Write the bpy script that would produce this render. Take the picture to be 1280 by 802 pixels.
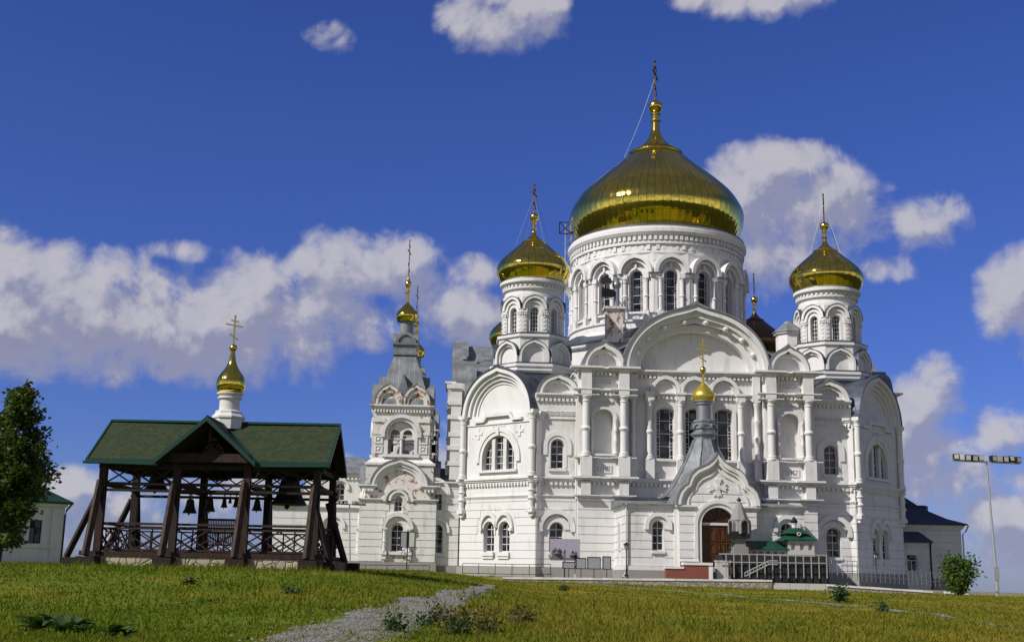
import bpy, bmesh, math, random
import numpy as np
from mathutils import Vector, Matrix
from mathutils.geometry import tessellate_polygon
for o in list(bpy.data.objects): bpy.data.objects.remove(o)
SC = bpy.context.scene; COL = SC.collection
rad = math.radians; PI = math.pi
random.seed(7); np.random.seed(7)

# ---------------------------------------------------------------- camera
F = 1500.0                                   # focal length in pixels of the 1280 px wide photograph
PITCH = math.atan(313/F); ROLL = rad(1.1)
cam = bpy.data.objects.new('camera', bpy.data.cameras.new('camera')); COL.objects.link(cam)
cam.data.sensor_width = 36; cam.data.lens = F/1280*36; cam.data.clip_start = .5; cam.data.clip_end = 30000
CAMROT = Matrix.Rotation(rad(90)+PITCH, 4, 'X') @ Matrix.Rotation(ROLL, 4, 'Z')
cam.matrix_world = CAMROT
SC.camera = cam
CR3 = CAMROT.to_3x3()
def ray(u, v): return CR3 @ Vector(((u-640)/F, -(v-401)/F, -1))
def px(u, v, Y):
    d = ray(u, v); return d*(Y/d.y)

# ---------------------------------------------------------------- sun, sky, exposure
SUN_AZ, SUN_EL = rad(56), rad(41)            # azimuth measured from -Y towards -X
sdir = Vector((-math.sin(SUN_AZ)*math.cos(SUN_EL), -math.cos(SUN_AZ)*math.cos(SUN_EL), math.sin(SUN_EL)))
sun = bpy.data.objects.new('sun', bpy.data.lights.new('sun', 'SUN')); COL.objects.link(sun)
sun.data.energy = 4.4; sun.data.angle = rad(.5); sun.data.color = (1, .955, .88)
sun.rotation_euler = sdir.to_track_quat('Z', 'Y').to_euler()
SC.view_settings.view_transform = 'Standard'; SC.view_settings.look = 'None'
SC.view_settings.exposure = 0; SC.view_settings.gamma = 1
SC.render.engine = 'CYCLES'; SC.cycles.max_bounces = 5; SC.cycles.diffuse_bounces = 2; SC.cycles.glossy_bounces = 3; SC.cycles.transmission_bounces = 2

# clouds: (u, v, ru, rv, weight) seen in the photograph, turned into directions
CLOUDS = [(25,335,75,40,1),(0,400,95,60,1),(110,395,110,62,1),(60,440,140,34,.8),(205,400,120,52,1),(225,312,48,16,.7),
 (312,355,50,36,.9),(290,410,120,56,1),(425,345,52,42,1),(478,335,62,38,1),(440,400,100,36,.85),(555,385,48,48,.8),(600,345,30,26,.7),
 (595,400,42,40,.8),(160,462,70,14,.7),(95,612,42,26,.9),(140,655,70,36,.8),(330,640,110,46,.8),(560,575,40,50,.6),(385,590,60,30,.6),
 (620,18,62,36,.95),(680,4,30,26,.8),(412,45,34,26,.42),(955,-2,90,24,.8),(860,2,34,14,.7),
 (975,212,60,30,1),(925,232,48,36,.9),(1050,238,46,34,.9),(985,300,85,66,.8),(1005,255,95,44,.95),(1150,276,52,32,.85),(1110,335,44,18,.65),
 (1268,362,36,48,1),(1280,330,26,34,.8),(1150,508,42,44,1),(1140,560,60,40,.9),(1195,592,75,30,.75),(1252,540,40,30,.85),(1245,645,50,28,.85),
 (1170,610,90,32,.65),(1275,690,60,40,.6),(1160,665,80,60,.5),(-60,380,80,90,1),(1350,420,50,60,.9),(1380,600,90,60,.8),(-120,620,90,50,.7)]
W = bpy.data.worlds.new('World'); SC.world = W; W.use_nodes = True
class NT:
    """small helper to write node trees"""
    def __init__(s, t): s.t = t
    def n(s, ty, **kw):
        nd = s.t.nodes.new(ty)
        for k, v in kw.items(): setattr(nd, k, v)
        return nd
    def put(s, sock, v):
        if isinstance(v, bpy.types.NodeSocket): s.t.links.new(v, sock)
        elif v is not None: sock.default_value = v
    def m(s, op, a=0, b=None, c=None, clamp=False):
        nd = s.n('ShaderNodeMath', operation=op, use_clamp=clamp)
        s.put(nd.inputs[0], a); s.put(nd.inputs[1], b); s.put(nd.inputs[2], c)
        return nd.outputs[0]
    def vm(s, op, a, b=None):
        nd = s.n('ShaderNodeVectorMath', operation=op); s.put(nd.inputs[0], a); s.put(nd.inputs[1], b)
        return nd.outputs['Value'] if op in ('DOT_PRODUCT', 'LENGTH') else nd.outputs[0]
    def mix(s, f, a, b, ty='MIX'):
        nd = s.n('ShaderNodeMix', data_type='RGBA', blend_type=ty)
        s.put(nd.inputs[0], f); s.put(nd.inputs[6], a); s.put(nd.inputs[7], b); return nd.outputs[2]
    def sm(s, x, a, b, lo=0, hi=1):
        nd = s.n('ShaderNodeMapRange', interpolation_type='SMOOTHSTEP'); s.put(nd.inputs[0], x)
        for i, v in enumerate((a, b, lo, hi)): nd.inputs[i+1].default_value = v
        return nd.outputs[0]
    def noise(s, vec, scale, detail=4, rough=.55, dist=0):
        nd = s.n('ShaderNodeTexNoise'); s.put(nd.inputs['Vector'], vec)
        nd.inputs['Scale'].default_value = scale; nd.inputs['Detail'].default_value = detail
        nd.inputs['Roughness'].default_value = rough; nd.inputs['Distortion'].default_value = dist
        return nd.outputs[0]
    def ramp(s, f, stops):
        nd = s.n('ShaderNodeValToRGB'); s.put(nd.inputs[0], f); e = nd.color_ramp.elements
        while len(e) < len(stops): e.new(.5)
        for q, (p, c) in zip(e, stops): q.position = p; q.color = (*c, 1)
        return nd.outputs[0]
    def bump(s, h, strength=.3, dist=.05):
        nd = s.n('ShaderNodeBump'); s.put(nd.inputs['Height'], h)
        nd.inputs['Strength'].default_value = strength; nd.inputs['Distance'].default_value = dist
        return nd.outputs[0]
# node group: cloud density for a (azimuth, elevation) direction
def cloud_group(fine):
    g = bpy.data.node_groups.new('cloud_density', 'ShaderNodeTree')
    g.interface.new_socket('Dir', in_out='INPUT', socket_type='NodeSocketVector')
    g.interface.new_socket('Density', in_out='OUTPUT', socket_type='NodeSocketFloat')
    t = NT(g); gi = t.n('NodeGroupInput'); go = t.n('NodeGroupOutput'); D = gi.outputs[0]
    acc = None
    for (u, v, ru, rv, w) in CLOUDS:
        d = ray(u, v).normalized(); az = math.atan2(d.x, d.y); el = math.asin(d.z)
        nd = t.n('ShaderNodeVectorMath', operation='MULTIPLY_ADD'); t.put(nd.inputs[0], D)
        nd.inputs[1].default_value = (F/ru, F/rv, 0); nd.inputs[2].default_value = (-az*F/ru, -el*F/rv, 0)
        q = t.vm('DOT_PRODUCT', nd.outputs[0], nd.outputs[0]); e = t.m('MULTIPLY_ADD', q, -.42, w)
        acc = e if acc is None else t.m('SMOOTH_MAX', acc, e, .3)
    acc = t.m('MAXIMUM', acc, -.35)
    def nz(scale, detail, rough):
        nd = t.n('ShaderNodeTexNoise', noise_dimensions='2D'); t.put(nd.inputs['Vector'], D); nd.inputs['Scale'].default_value = scale
        nd.inputs['Detail'].default_value = detail; nd.inputs['Roughness'].default_value = rough; nd.inputs['Distortion'].default_value = .3; return nd.outputs[0]
    x = t.m('MULTIPLY_ADD', nz(13, 9 if fine else 3, .66), 1.0, t.m('MULTIPLY', acc, .62))
    vo = t.n('ShaderNodeTexVoronoi', voronoi_dimensions='2D'); t.put(vo.inputs['Vector'], D); vo.inputs['Scale'].default_value = 30; vo.inputs['Detail'].default_value = 2 if fine else 0
    x = t.m('MULTIPLY_ADD', vo.outputs['Distance'], -.26, x)
    t.put(go.inputs[0], t.m('SUBTRACT', x, CTH)); return g
CTH = .455
def make_world():
    t = NT(W.node_tree); W.node_tree.nodes.clear()
    tc = t.n('ShaderNodeTexCoord'); se = t.n('ShaderNodeSeparateXYZ'); t.put(se.inputs[0], tc.outputs['Generated'])
    az = t.m('ARCTAN2', se.outputs[0], se.outputs[1]); el = t.m('ARCSINE', se.outputs[2])
    cb = t.n('ShaderNodeCombineXYZ'); t.put(cb.inputs[0], az); t.put(cb.inputs[1], el); D = cb.outputs[0]
    sky = t.n('ShaderNodeTexSky', sky_type='NISHITA', sun_disc=False)
    sky.sun_elevation = SUN_EL; sky.sun_rotation = math.atan2(sdir.x, sdir.y); sky.altitude = 400; sky.dust_density = .3; sky.ozone_density = 3
    # the photograph's sky is deep and saturated: a blue cast over the Nishita sky
    h = t.n('ShaderNodeHueSaturation'); h.inputs['Saturation'].default_value = 1.25; h.inputs['Hue'].default_value = .508; t.put(h.inputs['Color'], sky.outputs[0])
    lo = t.mix(t.sm(se.outputs[2], 0, .40), (.365, .435, .87, 1), (.71, .625, .97, 1))
    base = t.mix(1, h.outputs[0], lo, 'MULTIPLY')
    G = cloud_group(True); G2 = cloud_group(False)
    def dens(vec, g=G):
        nd = t.n('ShaderNodeGroup', node_tree=g); t.put(nd.inputs[0], vec); return nd.outputs[0]
    d0 = dens(D); d1 = dens(t.vm('ADD', D, (-.010, .020, 0)))
    cover = t.sm(d0, -.05, .38)
    lit = t.sm(t.m('SUBTRACT', d0, d1), -.10, .27)
    thick = t.sm(d0, .15, .75)
    shade = t.mix(thick, (2.9, 3.05, 4.4, 1), (2.75, 2.75, 3.8, 1))
    cl = t.mix(t.m('MULTIPLY', lit, t.sm(t.noise(D, 40, 4, .6), .1, .55, .55, 1)), shade, (5.35, 5.2, 5.65, 1))
    back = t.m('MULTIPLY', t.sm(se.outputs[1], .25, -.25), t.sm(se.outputs[2], .42, .02)); bn = t.noise(tc.outputs['Generated'], 5, 3, .6)
    base = t.mix(t.m('MULTIPLY', t.m('MAXIMUM', t.sm(se.outputs[1], .15, -.35), t.sm(se.outputs[2], .5, .78)), t.sm(bn, .3, .65, .35, .8)), base, (1.35, 1.35, 1.65, 1))  # grey veil added behind and overhead, out of view, to tone the dome reflections
    base = t.mix(t.m('MULTIPLY', back, t.sm(bn, .25, .6)), base, (8.0, 7.9, 7.8, 1))  # bright haze added to the unseen low sky behind, for the gold to reflect
    col = t.mix(t.m('MULTIPLY', cover, .9), base, cl)
    bg = t.n('ShaderNodeBackground'); t.put(bg.inputs[0], col); bg.inputs[1].default_value = .1
    t.put(t.n('ShaderNodeOutputWorld').inputs[0], bg.outputs[0])
    W.cycles.sampling_method = 'MANUAL'; W.cycles.sample_map_resolution = 512
make_world()

# ---------------------------------------------------------------- materials
MAT = {}
def mat(name, base=None, rough=.7, metal=0, fn=None, spec=.4):
    m = bpy.data.materials.new(name); m.use_nodes = True; t = NT(m.node_tree); b = m.node_tree.nodes['Principled BSDF']
    b.inputs['Roughness'].default_value = rough; b.inputs['Metallic'].default_value = metal
    b.inputs['Specular IOR Level'].default_value = spec
    if base: b.inputs['Base Color'].default_value = (*base, 1)
    if fn: fn(t, b)
    MAT[name] = m; return m
def objc(t): return t.n('ShaderNodeTexCoord').outputs['Object']
def geo(t): return t.n('ShaderNodeNewGeometry').outputs['Position']
def plaster(base, stain, peel=.0, brick=(.33, .15, .10)):
    def fn(t, b):
        p = geo(t)
        sc = t.n('ShaderNodeMapping'); t.put(sc.inputs[0], p); sc.inputs['Scale'].default_value = (1, 1, .28)
        streak = t.noise(sc.outputs[0], 1.1, 6, .65); blot = t.noise(p, .23, 5, .6); fine = t.noise(p, 7, 5, .7)
        c = t.mix(t.sm(streak, .5, .78, 0, .75), (*base, 1), (*stain, 1))
        c = t.mix(t.sm(blot, .52, .75, 0, .45), c, (*[x*.86 for x in base], 1))
        c = t.mix(t.sm(fine, .60, .78, 0, .5), c, (*stain, 1))
        s2 = t.n('ShaderNodeMapping'); t.put(s2.inputs[0], p); s2.inputs['Scale'].default_value = (1, 1, .09)
        c = t.mix(t.m('MULTIPLY', t.sm(t.noise(s2.outputs[0], 2.6, 5, .7), .54, .74), t.sm(t.noise(p, .35, 3), .42, .66, 0, .65)), c, (*[x*.85 for x in stain], 1))
        if peel:
            pm = t.m('MULTIPLY', t.sm(t.noise(p, 1.7, 7, .68), .66-peel, .70-peel), 1 if peel > .1 else t.sm(t.noise(p, .16, 2), .52, .6))
            c = t.mix(pm, c, (*brick, 1))
        t.put(b.inputs['Base Color'], c)
        t.put(b.inputs['Normal'], t.bump(t.m('ADD', t.m('MULTIPLY', fine, .5), t.noise(p, 22, 4)), .35, .03))
    return fn
mat('plaster', rough=.85, fn=plaster((.72, .71, .70), (.46, .44, .40), .035))
mat('peeling_plaster', rough=.88, fn=plaster((.68, .65, .60), (.40, .35, .30), .13))
mat('tower_plaster', rough=.88, fn=plaster((.69, .67, .63), (.45, .41, .36), .105))
mat('trim_plaster', rough=.85, fn=plaster((.74, .73, .72), (.44, .42, .385), .0))
mat('house_plaster', rough=.85, fn=plaster((.66, .66, .65), (.45, .44, .42), .0))
def stonefn(c1, c2, sc, bs=.6):
    def fn(t, b):
        p = geo(t); vo = t.n('ShaderNodeTexVoronoi'); t.put(vo.inputs['Vector'], p); vo.inputs['Scale'].default_value = sc
        e = t.n('ShaderNodeTexVoronoi', feature='DISTANCE_TO_EDGE'); t.put(e.inputs['Vector'], p); e.inputs['Scale'].default_value = sc
        hs = t.n('ShaderNodeSeparateColor'); t.put(hs.inputs[0], vo.outputs['Color'])
        c = t.mix(hs.outputs[0], (*c1, 1), (*c2, 1)); c = t.mix(t.sm(e.outputs[0], 0, .07, .75, 0), c, (*[x*.35 for x in c1], 1))
        c = t.mix(t.sm(t.noise(p, 9, 5), .45, .75, 0, .5), c, (*[x*.6 for x in c2], 1))
        t.put(b.inputs['Base Color'], c); t.put(b.inputs['Normal'], t.bump(t.m('ADD', t.sm(e.outputs[0], 0, .1), t.m('MULTIPLY', t.noise(p, 14, 4), .5)), bs, .06))
    return fn
mat('plinth_stone', rough=.9, fn=plaster((.30, .29, .27), (.17, .16, .15)))
mat('rubble_stone', rough=.9, fn=stonefn((.34, .29, .22), (.50, .44, .33), 2.6))
mat('wall_rubble', rough=.9, fn=stonefn((.25, .22, .18), (.42, .38, .31), 3.2))
mat('white_cap', rough=.8, fn=plaster((.72, .71, .70), (.40, .39, .36)))
def roofmetal(c, seam=.55, wear=.25):
    def fn(t, b):
        p = objc(t); s = t.n('ShaderNodeSeparateXYZ'); t.put(s.inputs[0], p)
        q = t.m('ADD', s.outputs[0], t.m('MULTIPLY', s.outputs[1], .02))
        f = t.m('ABSOLUTE', t.m('SUBTRACT', t.m('FRACT', t.m('DIVIDE', q, seam)), .5)); line = t.sm(f, .44, .5)
        n = t.noise(p, .9, 5, .6); c0 = t.mix(t.sm(n, .35, .7), (*[x*(1-wear) for x in c], 1), (*[min(1, x*(1+wear)) for x in c], 1))
        rust = t.sm(t.noise(p, 2.3, 6, .7), .62, .75, 0, .5); c0 = t.mix(rust, c0, (c[0]*1.1, c[1]*.9, c[2]*.75, 1))
        t.put(b.inputs['Base Color'], c0); t.put(b.inputs['Normal'], t.bump(t.m('ADD', line, t.m('MULTIPLY', n, .6)), .5, .04))
    return fn
mat('grey_roof', rough=.55, metal=.2, fn=roofmetal((.215, .23, .245)))
mat('house_roof', rough=.55, fn=roofmetal((.010, .040, .028), .4))
mat('dark_roof', rough=.45, metal=.4, fn=roofmetal((.085, .10, .13)))
mat('blue_roof', rough=.5, metal=.2, fn=roofmetal((.03, .04, .065)))
def goldfn(gores, rows):
    def fn(t, b):
        p = objc(t); s = t.n('ShaderNodeSeparateXYZ'); t.put(s.inputs[0], p)
        a = t.m('MULTIPLY', t.m('ARCTAN2', s.outputs[1], s.outputs[0]), gores/(2*PI)); r = t.m('MULTIPLY', s.outputs[2], rows)
        la = t.sm(t.m('ABSOLUTE', t.m('SUBTRACT', t.m('FRACT', t.m('ADD', a, 100)), .5)), .43, .49)
        lr = t.sm(t.m('ABSOLUTE', t.m('SUBTRACT', t.m('FRACT', r), .5)), .47, .5)
        cb = t.n('ShaderNodeCombineXYZ'); t.put(cb.inputs[0], t.m('FLOOR', t.m('ADD', a, 100))); t.put(cb.inputs[1], t.m('FLOOR', r))
        wn = t.n('ShaderNodeTexWhiteNoise', noise_dimensions='2D'); t.put(wn.inputs['Vector'], cb.outputs[0])
        tilt = t.m('MULTIPLY', t.m('FRACT', t.m('ADD', a, 100)), t.m('MULTIPLY', wn.outputs['Value'], .35))
        n = t.noise(p, 1.6, 3, .5); n2 = t.noise(p, 9, 3, .5)
        h = t.m('ADD', t.m('ADD', t.m('MULTIPLY', n, .65), t.m('MULTIPLY', n2, .05)), t.m('ADD', tilt, t.m('MULTIPLY', lr, .25)))
        t.put(b.inputs['Normal'], t.bump(h, .16, .09))
        c = t.mix(wn.outputs['Value'], (.86, .65, .10, 1), (.79, .60, .095, 1)); c = t.mix(t.m('MULTIPLY', t.m('MAXIMUM', la, t.m('MULTIPLY', lr, .3)), .75), c, (.30, .18, .04, 1))
        t.put(b.inputs['Base Color'], c)
        t.put(b.inputs['Roughness'], t.sm(t.noise(p, 2.2, 4), .3, .7, .06, .13))
    return fn
mat('gold_big', metal=1, fn=goldfn(72, .55))
mat('gold_small', metal=1, fn=goldfn(32, .9))
mat('gold_plain', (.80, .56, .13), .2, 1)
mat('gold_matte', (.80, .60, .10), .36, .85)
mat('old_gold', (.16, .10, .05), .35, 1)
def glassfn(t, b):
    p = geo(t); wn = t.n('ShaderNodeTexWhiteNoise', noise_dimensions='3D'); t.put(wn.inputs['Vector'], t.vm('SNAP', p, (.5, .5, .55)))
    t.put(b.inputs['Base Color'], t.mix(t.m('POWER', wn.outputs['Value'], 3), (.006, .008, .013, 1), (.06, .07, .09, 1)))
    nm = t.vm('ADD', t.n('ShaderNodeNewGeometry').outputs['Normal'], t.vm('MULTIPLY', t.vm('SUBTRACT', wn.outputs['Color'], (.5, .5, .5)), (.10, .10, .10))); t.put(b.inputs['Normal'], t.vm('NORMALIZE', nm))
mat('glass', rough=.07, fn=glassfn, spec=.45)
mat('frame_white', (.66, .65, .63), .6)
mat('black_metal', (.02, .02, .022), .5, .3)
mat('grey_metal', (.30, .31, .33), .45, .7)
mat('galvanised', (.48, .49, .51), .4, .6)
def woodfn(c1, c2, sc=(9, 9, 1.2)):
    def fn(t, b):
        p = objc(t); mp = t.n('ShaderNodeMapping'); t.put(mp.inputs[0], p); mp.inputs['Scale'].default_value = sc
        n = t.noise(mp.outputs[0], 1.2, 6, .65, .4)
        t.put(b.inputs['Base Color'], t.mix(t.sm(n, .3, .72), (*c1, 1), (*c2, 1))); t.put(b.inputs['Normal'], t.bump(n, .4, .02))
    return fn
mat('dark_wood', rough=.8, fn=woodfn((.010, .006, .004), (.030, .017, .011)))
mat('weathered_wood', rough=.85, fn=woodfn((.026, .016, .012), (.085, .058, .043)))
mat('red_wood', rough=.75, fn=woodfn((.016, .007, .005), (.045, .020, .014)))
mat('door_wood', rough=.45, fn=woodfn((.05, .018, .007), (.13, .05, .018)))
def shingle(t, b):
    p = objc(t); s = t.n('ShaderNodeSeparateXYZ'); t.put(s.inputs[0], p)
    x = t.m('DIVIDE', s.outputs[0], .30); y = t.m('DIVIDE', s.outputs[2], .17)
    a = t.m('ADD', x, y); c = t.m('SUBTRACT', x, y)
    fa = t.m('FRACT', t.m('ADD', a, 500)); fc = t.m('FRACT', t.m('ADD', c, 500))
    cb = t.n('ShaderNodeCombineXYZ'); t.put(cb.inputs[0], t.m('FLOOR', a)); t.put(cb.inputs[1], t.m('FLOOR', c))
    wn = t.n('ShaderNodeTexWhiteNoise', noise_dimensions='2D'); t.put(wn.inputs['Vector'], cb.outputs[0])
    col = t.mix(wn.outputs['Value'], (.012, .028, .007, 1), (.034, .046, .012, 1))
    col = t.mix(t.sm(t.noise(p, .8, 4), .45, .7, 0, .6), col, (.022, .040, .011, 1))
    e = t.m('MINIMUM', fa, t.m('SUBTRACT', 1, fc)); col = t.mix(t.sm(e, 0, .12, .7, 0), col, (.008, .018, .006, 1))
    t.put(b.inputs['Base Color'], col); t.put(b.inputs['Normal'], t.bump(t.m('ADD', t.sm(e, 0, .15), t.m('MULTIPLY', wn.outputs['Value'], .4)), .6, .03))
mat('green_shingle', rough=.8, fn=shingle)
mat('green_trim', (.004, .042, .028), .5)
mat('green_roof_metal', rough=.5, metal=.1, fn=roofmetal((.012, .075, .045), .4))
mat('bronze', rough=.45, metal=.7, fn=lambda t, b: t.put(b.inputs['Base Color'], t.mix(t.sm(t.noise(objc(t), 5, 4), .4, .7), (.035, .030, .022, 1), (.09, .075, .05, 1))))
mat('red_brick', rough=.8, fn=lambda t, b: t.put(b.inputs['Base Color'], t.mix(t.noise(geo(t), 6, 4), (.17, .055, .035, 1), (.27, .085, .055, 1))))
mat('rail_paint', (.32, .32, .31), .6)
mat('dirty_stone', rough=.9, fn=plaster((.27, .26, .25), (.10, .095, .09)))
mat('panel_grey', (.30, .31, .33), .5)
mat('sky_print', rough=.5, fn=lambda t, b: t.put(b.inputs['Base Color'], t.mix(t.noise(objc(t), 2.5, 5), (.30, .27, .36, 1), (.46, .42, .50, 1))))
mat('print_dark', (.03, .028, .03), .5)
mat('print_mid', (.14, .13, .15), .5)
mat('pale_stone', rough=.85, fn=plaster((.52, .51, .48), (.25, .24, .22)))
mat('dark_skirt', (.022, .022, .024), .7)
mat('lamp_glass', (.45, .45, .42), .15)

# ---------------------------------------------------------------- mesh helper
class MB:
    def __init__(s): s.v = []; s.f = []; s.sm = []; s.mi = []; s.M = Matrix(); s.cur = 0
    def add(s, vs, fs, smooth=False):
        o = len(s.v); M = s.M
        s.v += [tuple(M @ Vector(v)) for v in vs]
        for f in fs: s.f.append([i+o for i in f]); s.sm.append(smooth); s.mi.append(s.cur)
    def box(s, x0, x1, y0, y1, z0, z1):
        s.add([(x0,y0,z0),(x1,y0,z0),(x1,y1,z0),(x0,y1,z0),(x0,y0,z1),(x1,y0,z1),(x1,y1,z1),(x0,y1,z1)],
              [(0,3,2,1),(4,5,6,7),(0,1,5,4),(1,2,6,5),(2,3,7,6),(3,0,4,7)])
    def panel(s, poly, y0, y1, holes=()):
        loops = [list(poly)]+[list(h) for h in holes]; flat = [p for l in loops for p in l]; n = len(flat)
        tris = tessellate_polygon([[Vector((p[0], p[1], 0)) for p in l] for l in loops])
        vs = [(p[0], y0, p[1]) for p in flat]+[(p[0], y1, p[1]) for p in flat]
        fs = [tuple(t) for t in tris]+[tuple(i+n for i in reversed(t)) for t in tris]
        o = 0
        for l in loops:
            k = len(l)
            for i in range(k):
                a, b = o+i, o+(i+1) % k; fs.append((a, b, b+n, a+n))
            o += k
        s.add(vs, fs)
    def lathe(s, prof, cx=0, cy=0, seg=32, smooth=True, a0=0, cap=True):
        vs = []; fs = []; k = len(prof)
        for i in range(seg):
            a = a0+2*PI*i/seg
            for r, z in prof: vs.append((cx+r*math.cos(a), cy+r*math.sin(a), z))
        for i in range(seg):
            j = (i+1) % seg
            for q in range(k-1): fs.append((i*k+q, j*k+q, j*k+q+1, i*k+q+1))
        if cap: fs.append([i*k for i in range(seg)][::-1]); fs.append([i*k+k-1 for i in range(seg)])
        s.add(vs, fs, smooth)
    def tube(s, pts, r, seg=6, smooth=True):
        pts = [Vector(p) for p in pts]; rs = r if isinstance(r, (list, tuple)) else [r]*len(pts); vs = []; fs = []
        for i, p in enumerate(pts):
            d = (pts[min(i+1, len(pts)-1)]-pts[max(i-1, 0)]).normalized()
            x = d.orthogonal() if abs(d.z) > .9 else d.cross(Vector((0, 0, 1)))
            x.normalize(); y = d.cross(x)
            for q in range(seg):
                a = 2*PI*(q+.5)/seg; vs.append(p+x*(rs[i]*math.cos(a))+y*(rs[i]*math.sin(a)))
        for i in range(len(pts)-1):
            for q in range(seg): fs.append((i*seg+q, i*seg+(q+1) % seg, (i+1)*seg+(q+1) % seg, (i+1)*seg+q))
        fs.append(list(range(seg))[::-1]); fs.append([(len(pts)-1)*seg+q for q in range(seg)])
        s.add(vs, fs, smooth)
    def beam(s, a, b, w, h=None):
        """square timber from a to b"""
        s.tube([a, b], (w if h is None else max(w, h))*.7071, 4, False)
    def prism(s, poly, x0, x1):
        """polygon in (y,z) extruded along x"""
        n = len(poly); vs = [(x0, y, z) for y, z in poly]+[(x1, y, z) for y, z in poly]
        s.add(vs, [tuple(range(n))[::-1], tuple(range(n, 2*n))]+[(i, (i+1) % n, (i+1) % n+n, i+n) for i in range(n)])
    def build(s, name, m, parent=None, loc=None):
        me = bpy.data.meshes.new(name); me.from_pydata(s.v, [], s.f)
        for mm in (m if isinstance(m, (list, tuple)) else [m]): me.materials.append(MAT[mm])
        me.polygons.foreach_set('use_smooth', s.sm); me.polygons.foreach_set('material_index', s.mi)
        bm = bmesh.new(); bm.from_mesh(me); bmesh.ops.recalc_face_normals(bm, faces=bm.faces); bm.to_mesh(me); bm.free(); me.update()
        if any(s.sm): me.set_sharp_from_angle(angle=rad(32))
        o = bpy.data.objects.new(name, me); COL.objects.link(o)
        if parent: o.parent = parent
        if loc: o.location = loc
        return o
def tag(o, label, cat, group=None):
    o['label'] = label; o['category'] = cat
    if group: o['group'] = group
    return o
def thing(name, label, cat, loc=(0, 0, 0), rz=0, group=None):
    o = bpy.data.objects.new(name, None); COL.objects.link(o); o.location = loc; o.rotation_euler = (0, 0, rz); o.empty_display_size = .3
    return tag(o, label, cat, group)
def struct(o, kind='structure'): o['kind'] = kind; return o
def T(x, y, z=0): return Matrix.Translation((x, y, z))
def RZ(d): return Matrix.Rotation(rad(d), 4, 'Z')
def kids(o): return [c for c in COL.objects if c.parent == o]
def copy_tree(o, parent=None):
    c = o.copy(); COL.objects.link(c)
    if parent: c.parent = parent
    for ch in kids(o): copy_tree(ch, c)
    return c

# ---------------------------------------------------------------- architectural helpers (x along the wall, y inwards, z up)
def arc(cx, zs, rx, rz, tip=0, n=20, tw=.26):
    out = []
    for i in range(n+1):
        t = PI*i/n; e = max(0, 1-abs(t-PI/2)/tw)
        out.append((cx+rx*math.cos(t), zs+rz*math.sin(t)+tip*e*e))
    return out                                  # from right to left over the top
def archpoly(cx, z0, w, top, rise=None, n=14):
    rise = w/2 if rise is None else rise
    return [(cx-w/2, z0), (cx+w/2, z0)]+arc(cx, top-rise, w/2, rise, 0, n)
def ring(mb, cx, zs, ro, ri, y0, y1, legs=0, tip=0, n=24):
    ro = ro if isinstance(ro, tuple) else (ro, ro); ri = ri if isinstance(ri, tuple) else (ri, ri)
    a = arc(cx, zs, ro[0], ro[1], tip, n); b = arc(cx, zs, ri[0], ri[1], tip*.6, n)
    if legs: a = [(cx+ro[0], zs-legs)]+a+[(cx-ro[0], zs-legs)]; b = [(cx+ri[0], zs-legs)]+b+[(cx-ri[0], zs-legs)]
    for i in range(len(a)-1):
        q = [a[i], a[i+1], b[i+1], b[i]]
        vs = [(p[0], y0, p[1]) for p in q]+[(p[0], y1, p[1]) for p in q]
        fs = [(0, 1, 2, 3), (7, 6, 5, 4), (0, 4, 5, 1), (2, 6, 7, 3)]
        if i == 0: fs.append((0, 3, 7, 4))
        if i == len(a)-2: fs.append((1, 5, 6, 2))
        mb.add(vs, fs)
def courses(mb, x0, x1, z0, z1, excl=(), pitch=.77, proud=.06, gap=.07):
    z = z0
    while z < z1-.1:
        t = min(z+pitch-gap, z1); spans = [(x0, x1)]; zm = (z+t)/2
        for (cx, hw, zb, zs, r) in excl:
            if t < zb or z > zs+r: continue
            h = hw if zm < zs else math.sqrt(max(0, r*r-(max(z, zs)-zs)**2))
            if h < .05: continue
            new = []
            for a, b in spans:
                if b <= cx-h or a >= cx+h: new.append((a, b)); continue
                if a < cx-h: new.append((a, cx-h))
                if b > cx+h: new.append((cx+h, b))
            spans = new
        for a, b in spans:
            if b-a > .05: mb.box(a, b, -proud, .02, z, t)
        z += pitch
def cornice(mb, x0, x1, z, proud=.4, h=.45, dent=0, ends=(1, 1)):
    """stepped moulding whose top is at z+h; ends: how far it returns past the wall's ends"""
    for k, (p, a, b) in enumerate(((.35, 0, .33), (.68, .33, .66), (1, .66, 1))):
        mb.box(x0-proud*p*ends[0], x1+proud*p*ends[1], -proud*p, .05, z+h*a+(.002 if k else 0), z+h*b)
    if dent:
        n = max(1, int((x1-x0)/dent)); d = (x1-x0)/n
        for i in range(n): mb.box(x0+d*(i+.2), x0+d*(i+.8), -proud*.55, .03, z-.28, z-.003)
def frame_square(mb, cx, cz, s, y=-.09):
    mb.panel([(cx-s, cz-s), (cx+s, cz-s), (cx+s, cz+s), (cx-s, cz+s)], y, .03, [[(cx-s*.62, cz-s*.62), (cx+s*.62, cz-s*.62), (cx+s*.62, cz+s*.62), (cx-s*.62, cz+s*.62)]])
    mb.add([(cx-s*.45, y*.2, cz-s*.45), (cx+s*.45, y*.2, cz-s*.45), (cx+s*.45, y*.2, cz+s*.45), (cx-s*.45, y*.2, cz+s*.45), (cx, y*1.5, cz)], [(0, 1, 4), (1, 2, 4), (2, 3, 4), (3, 0, 4)])
WIN = {}
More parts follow.
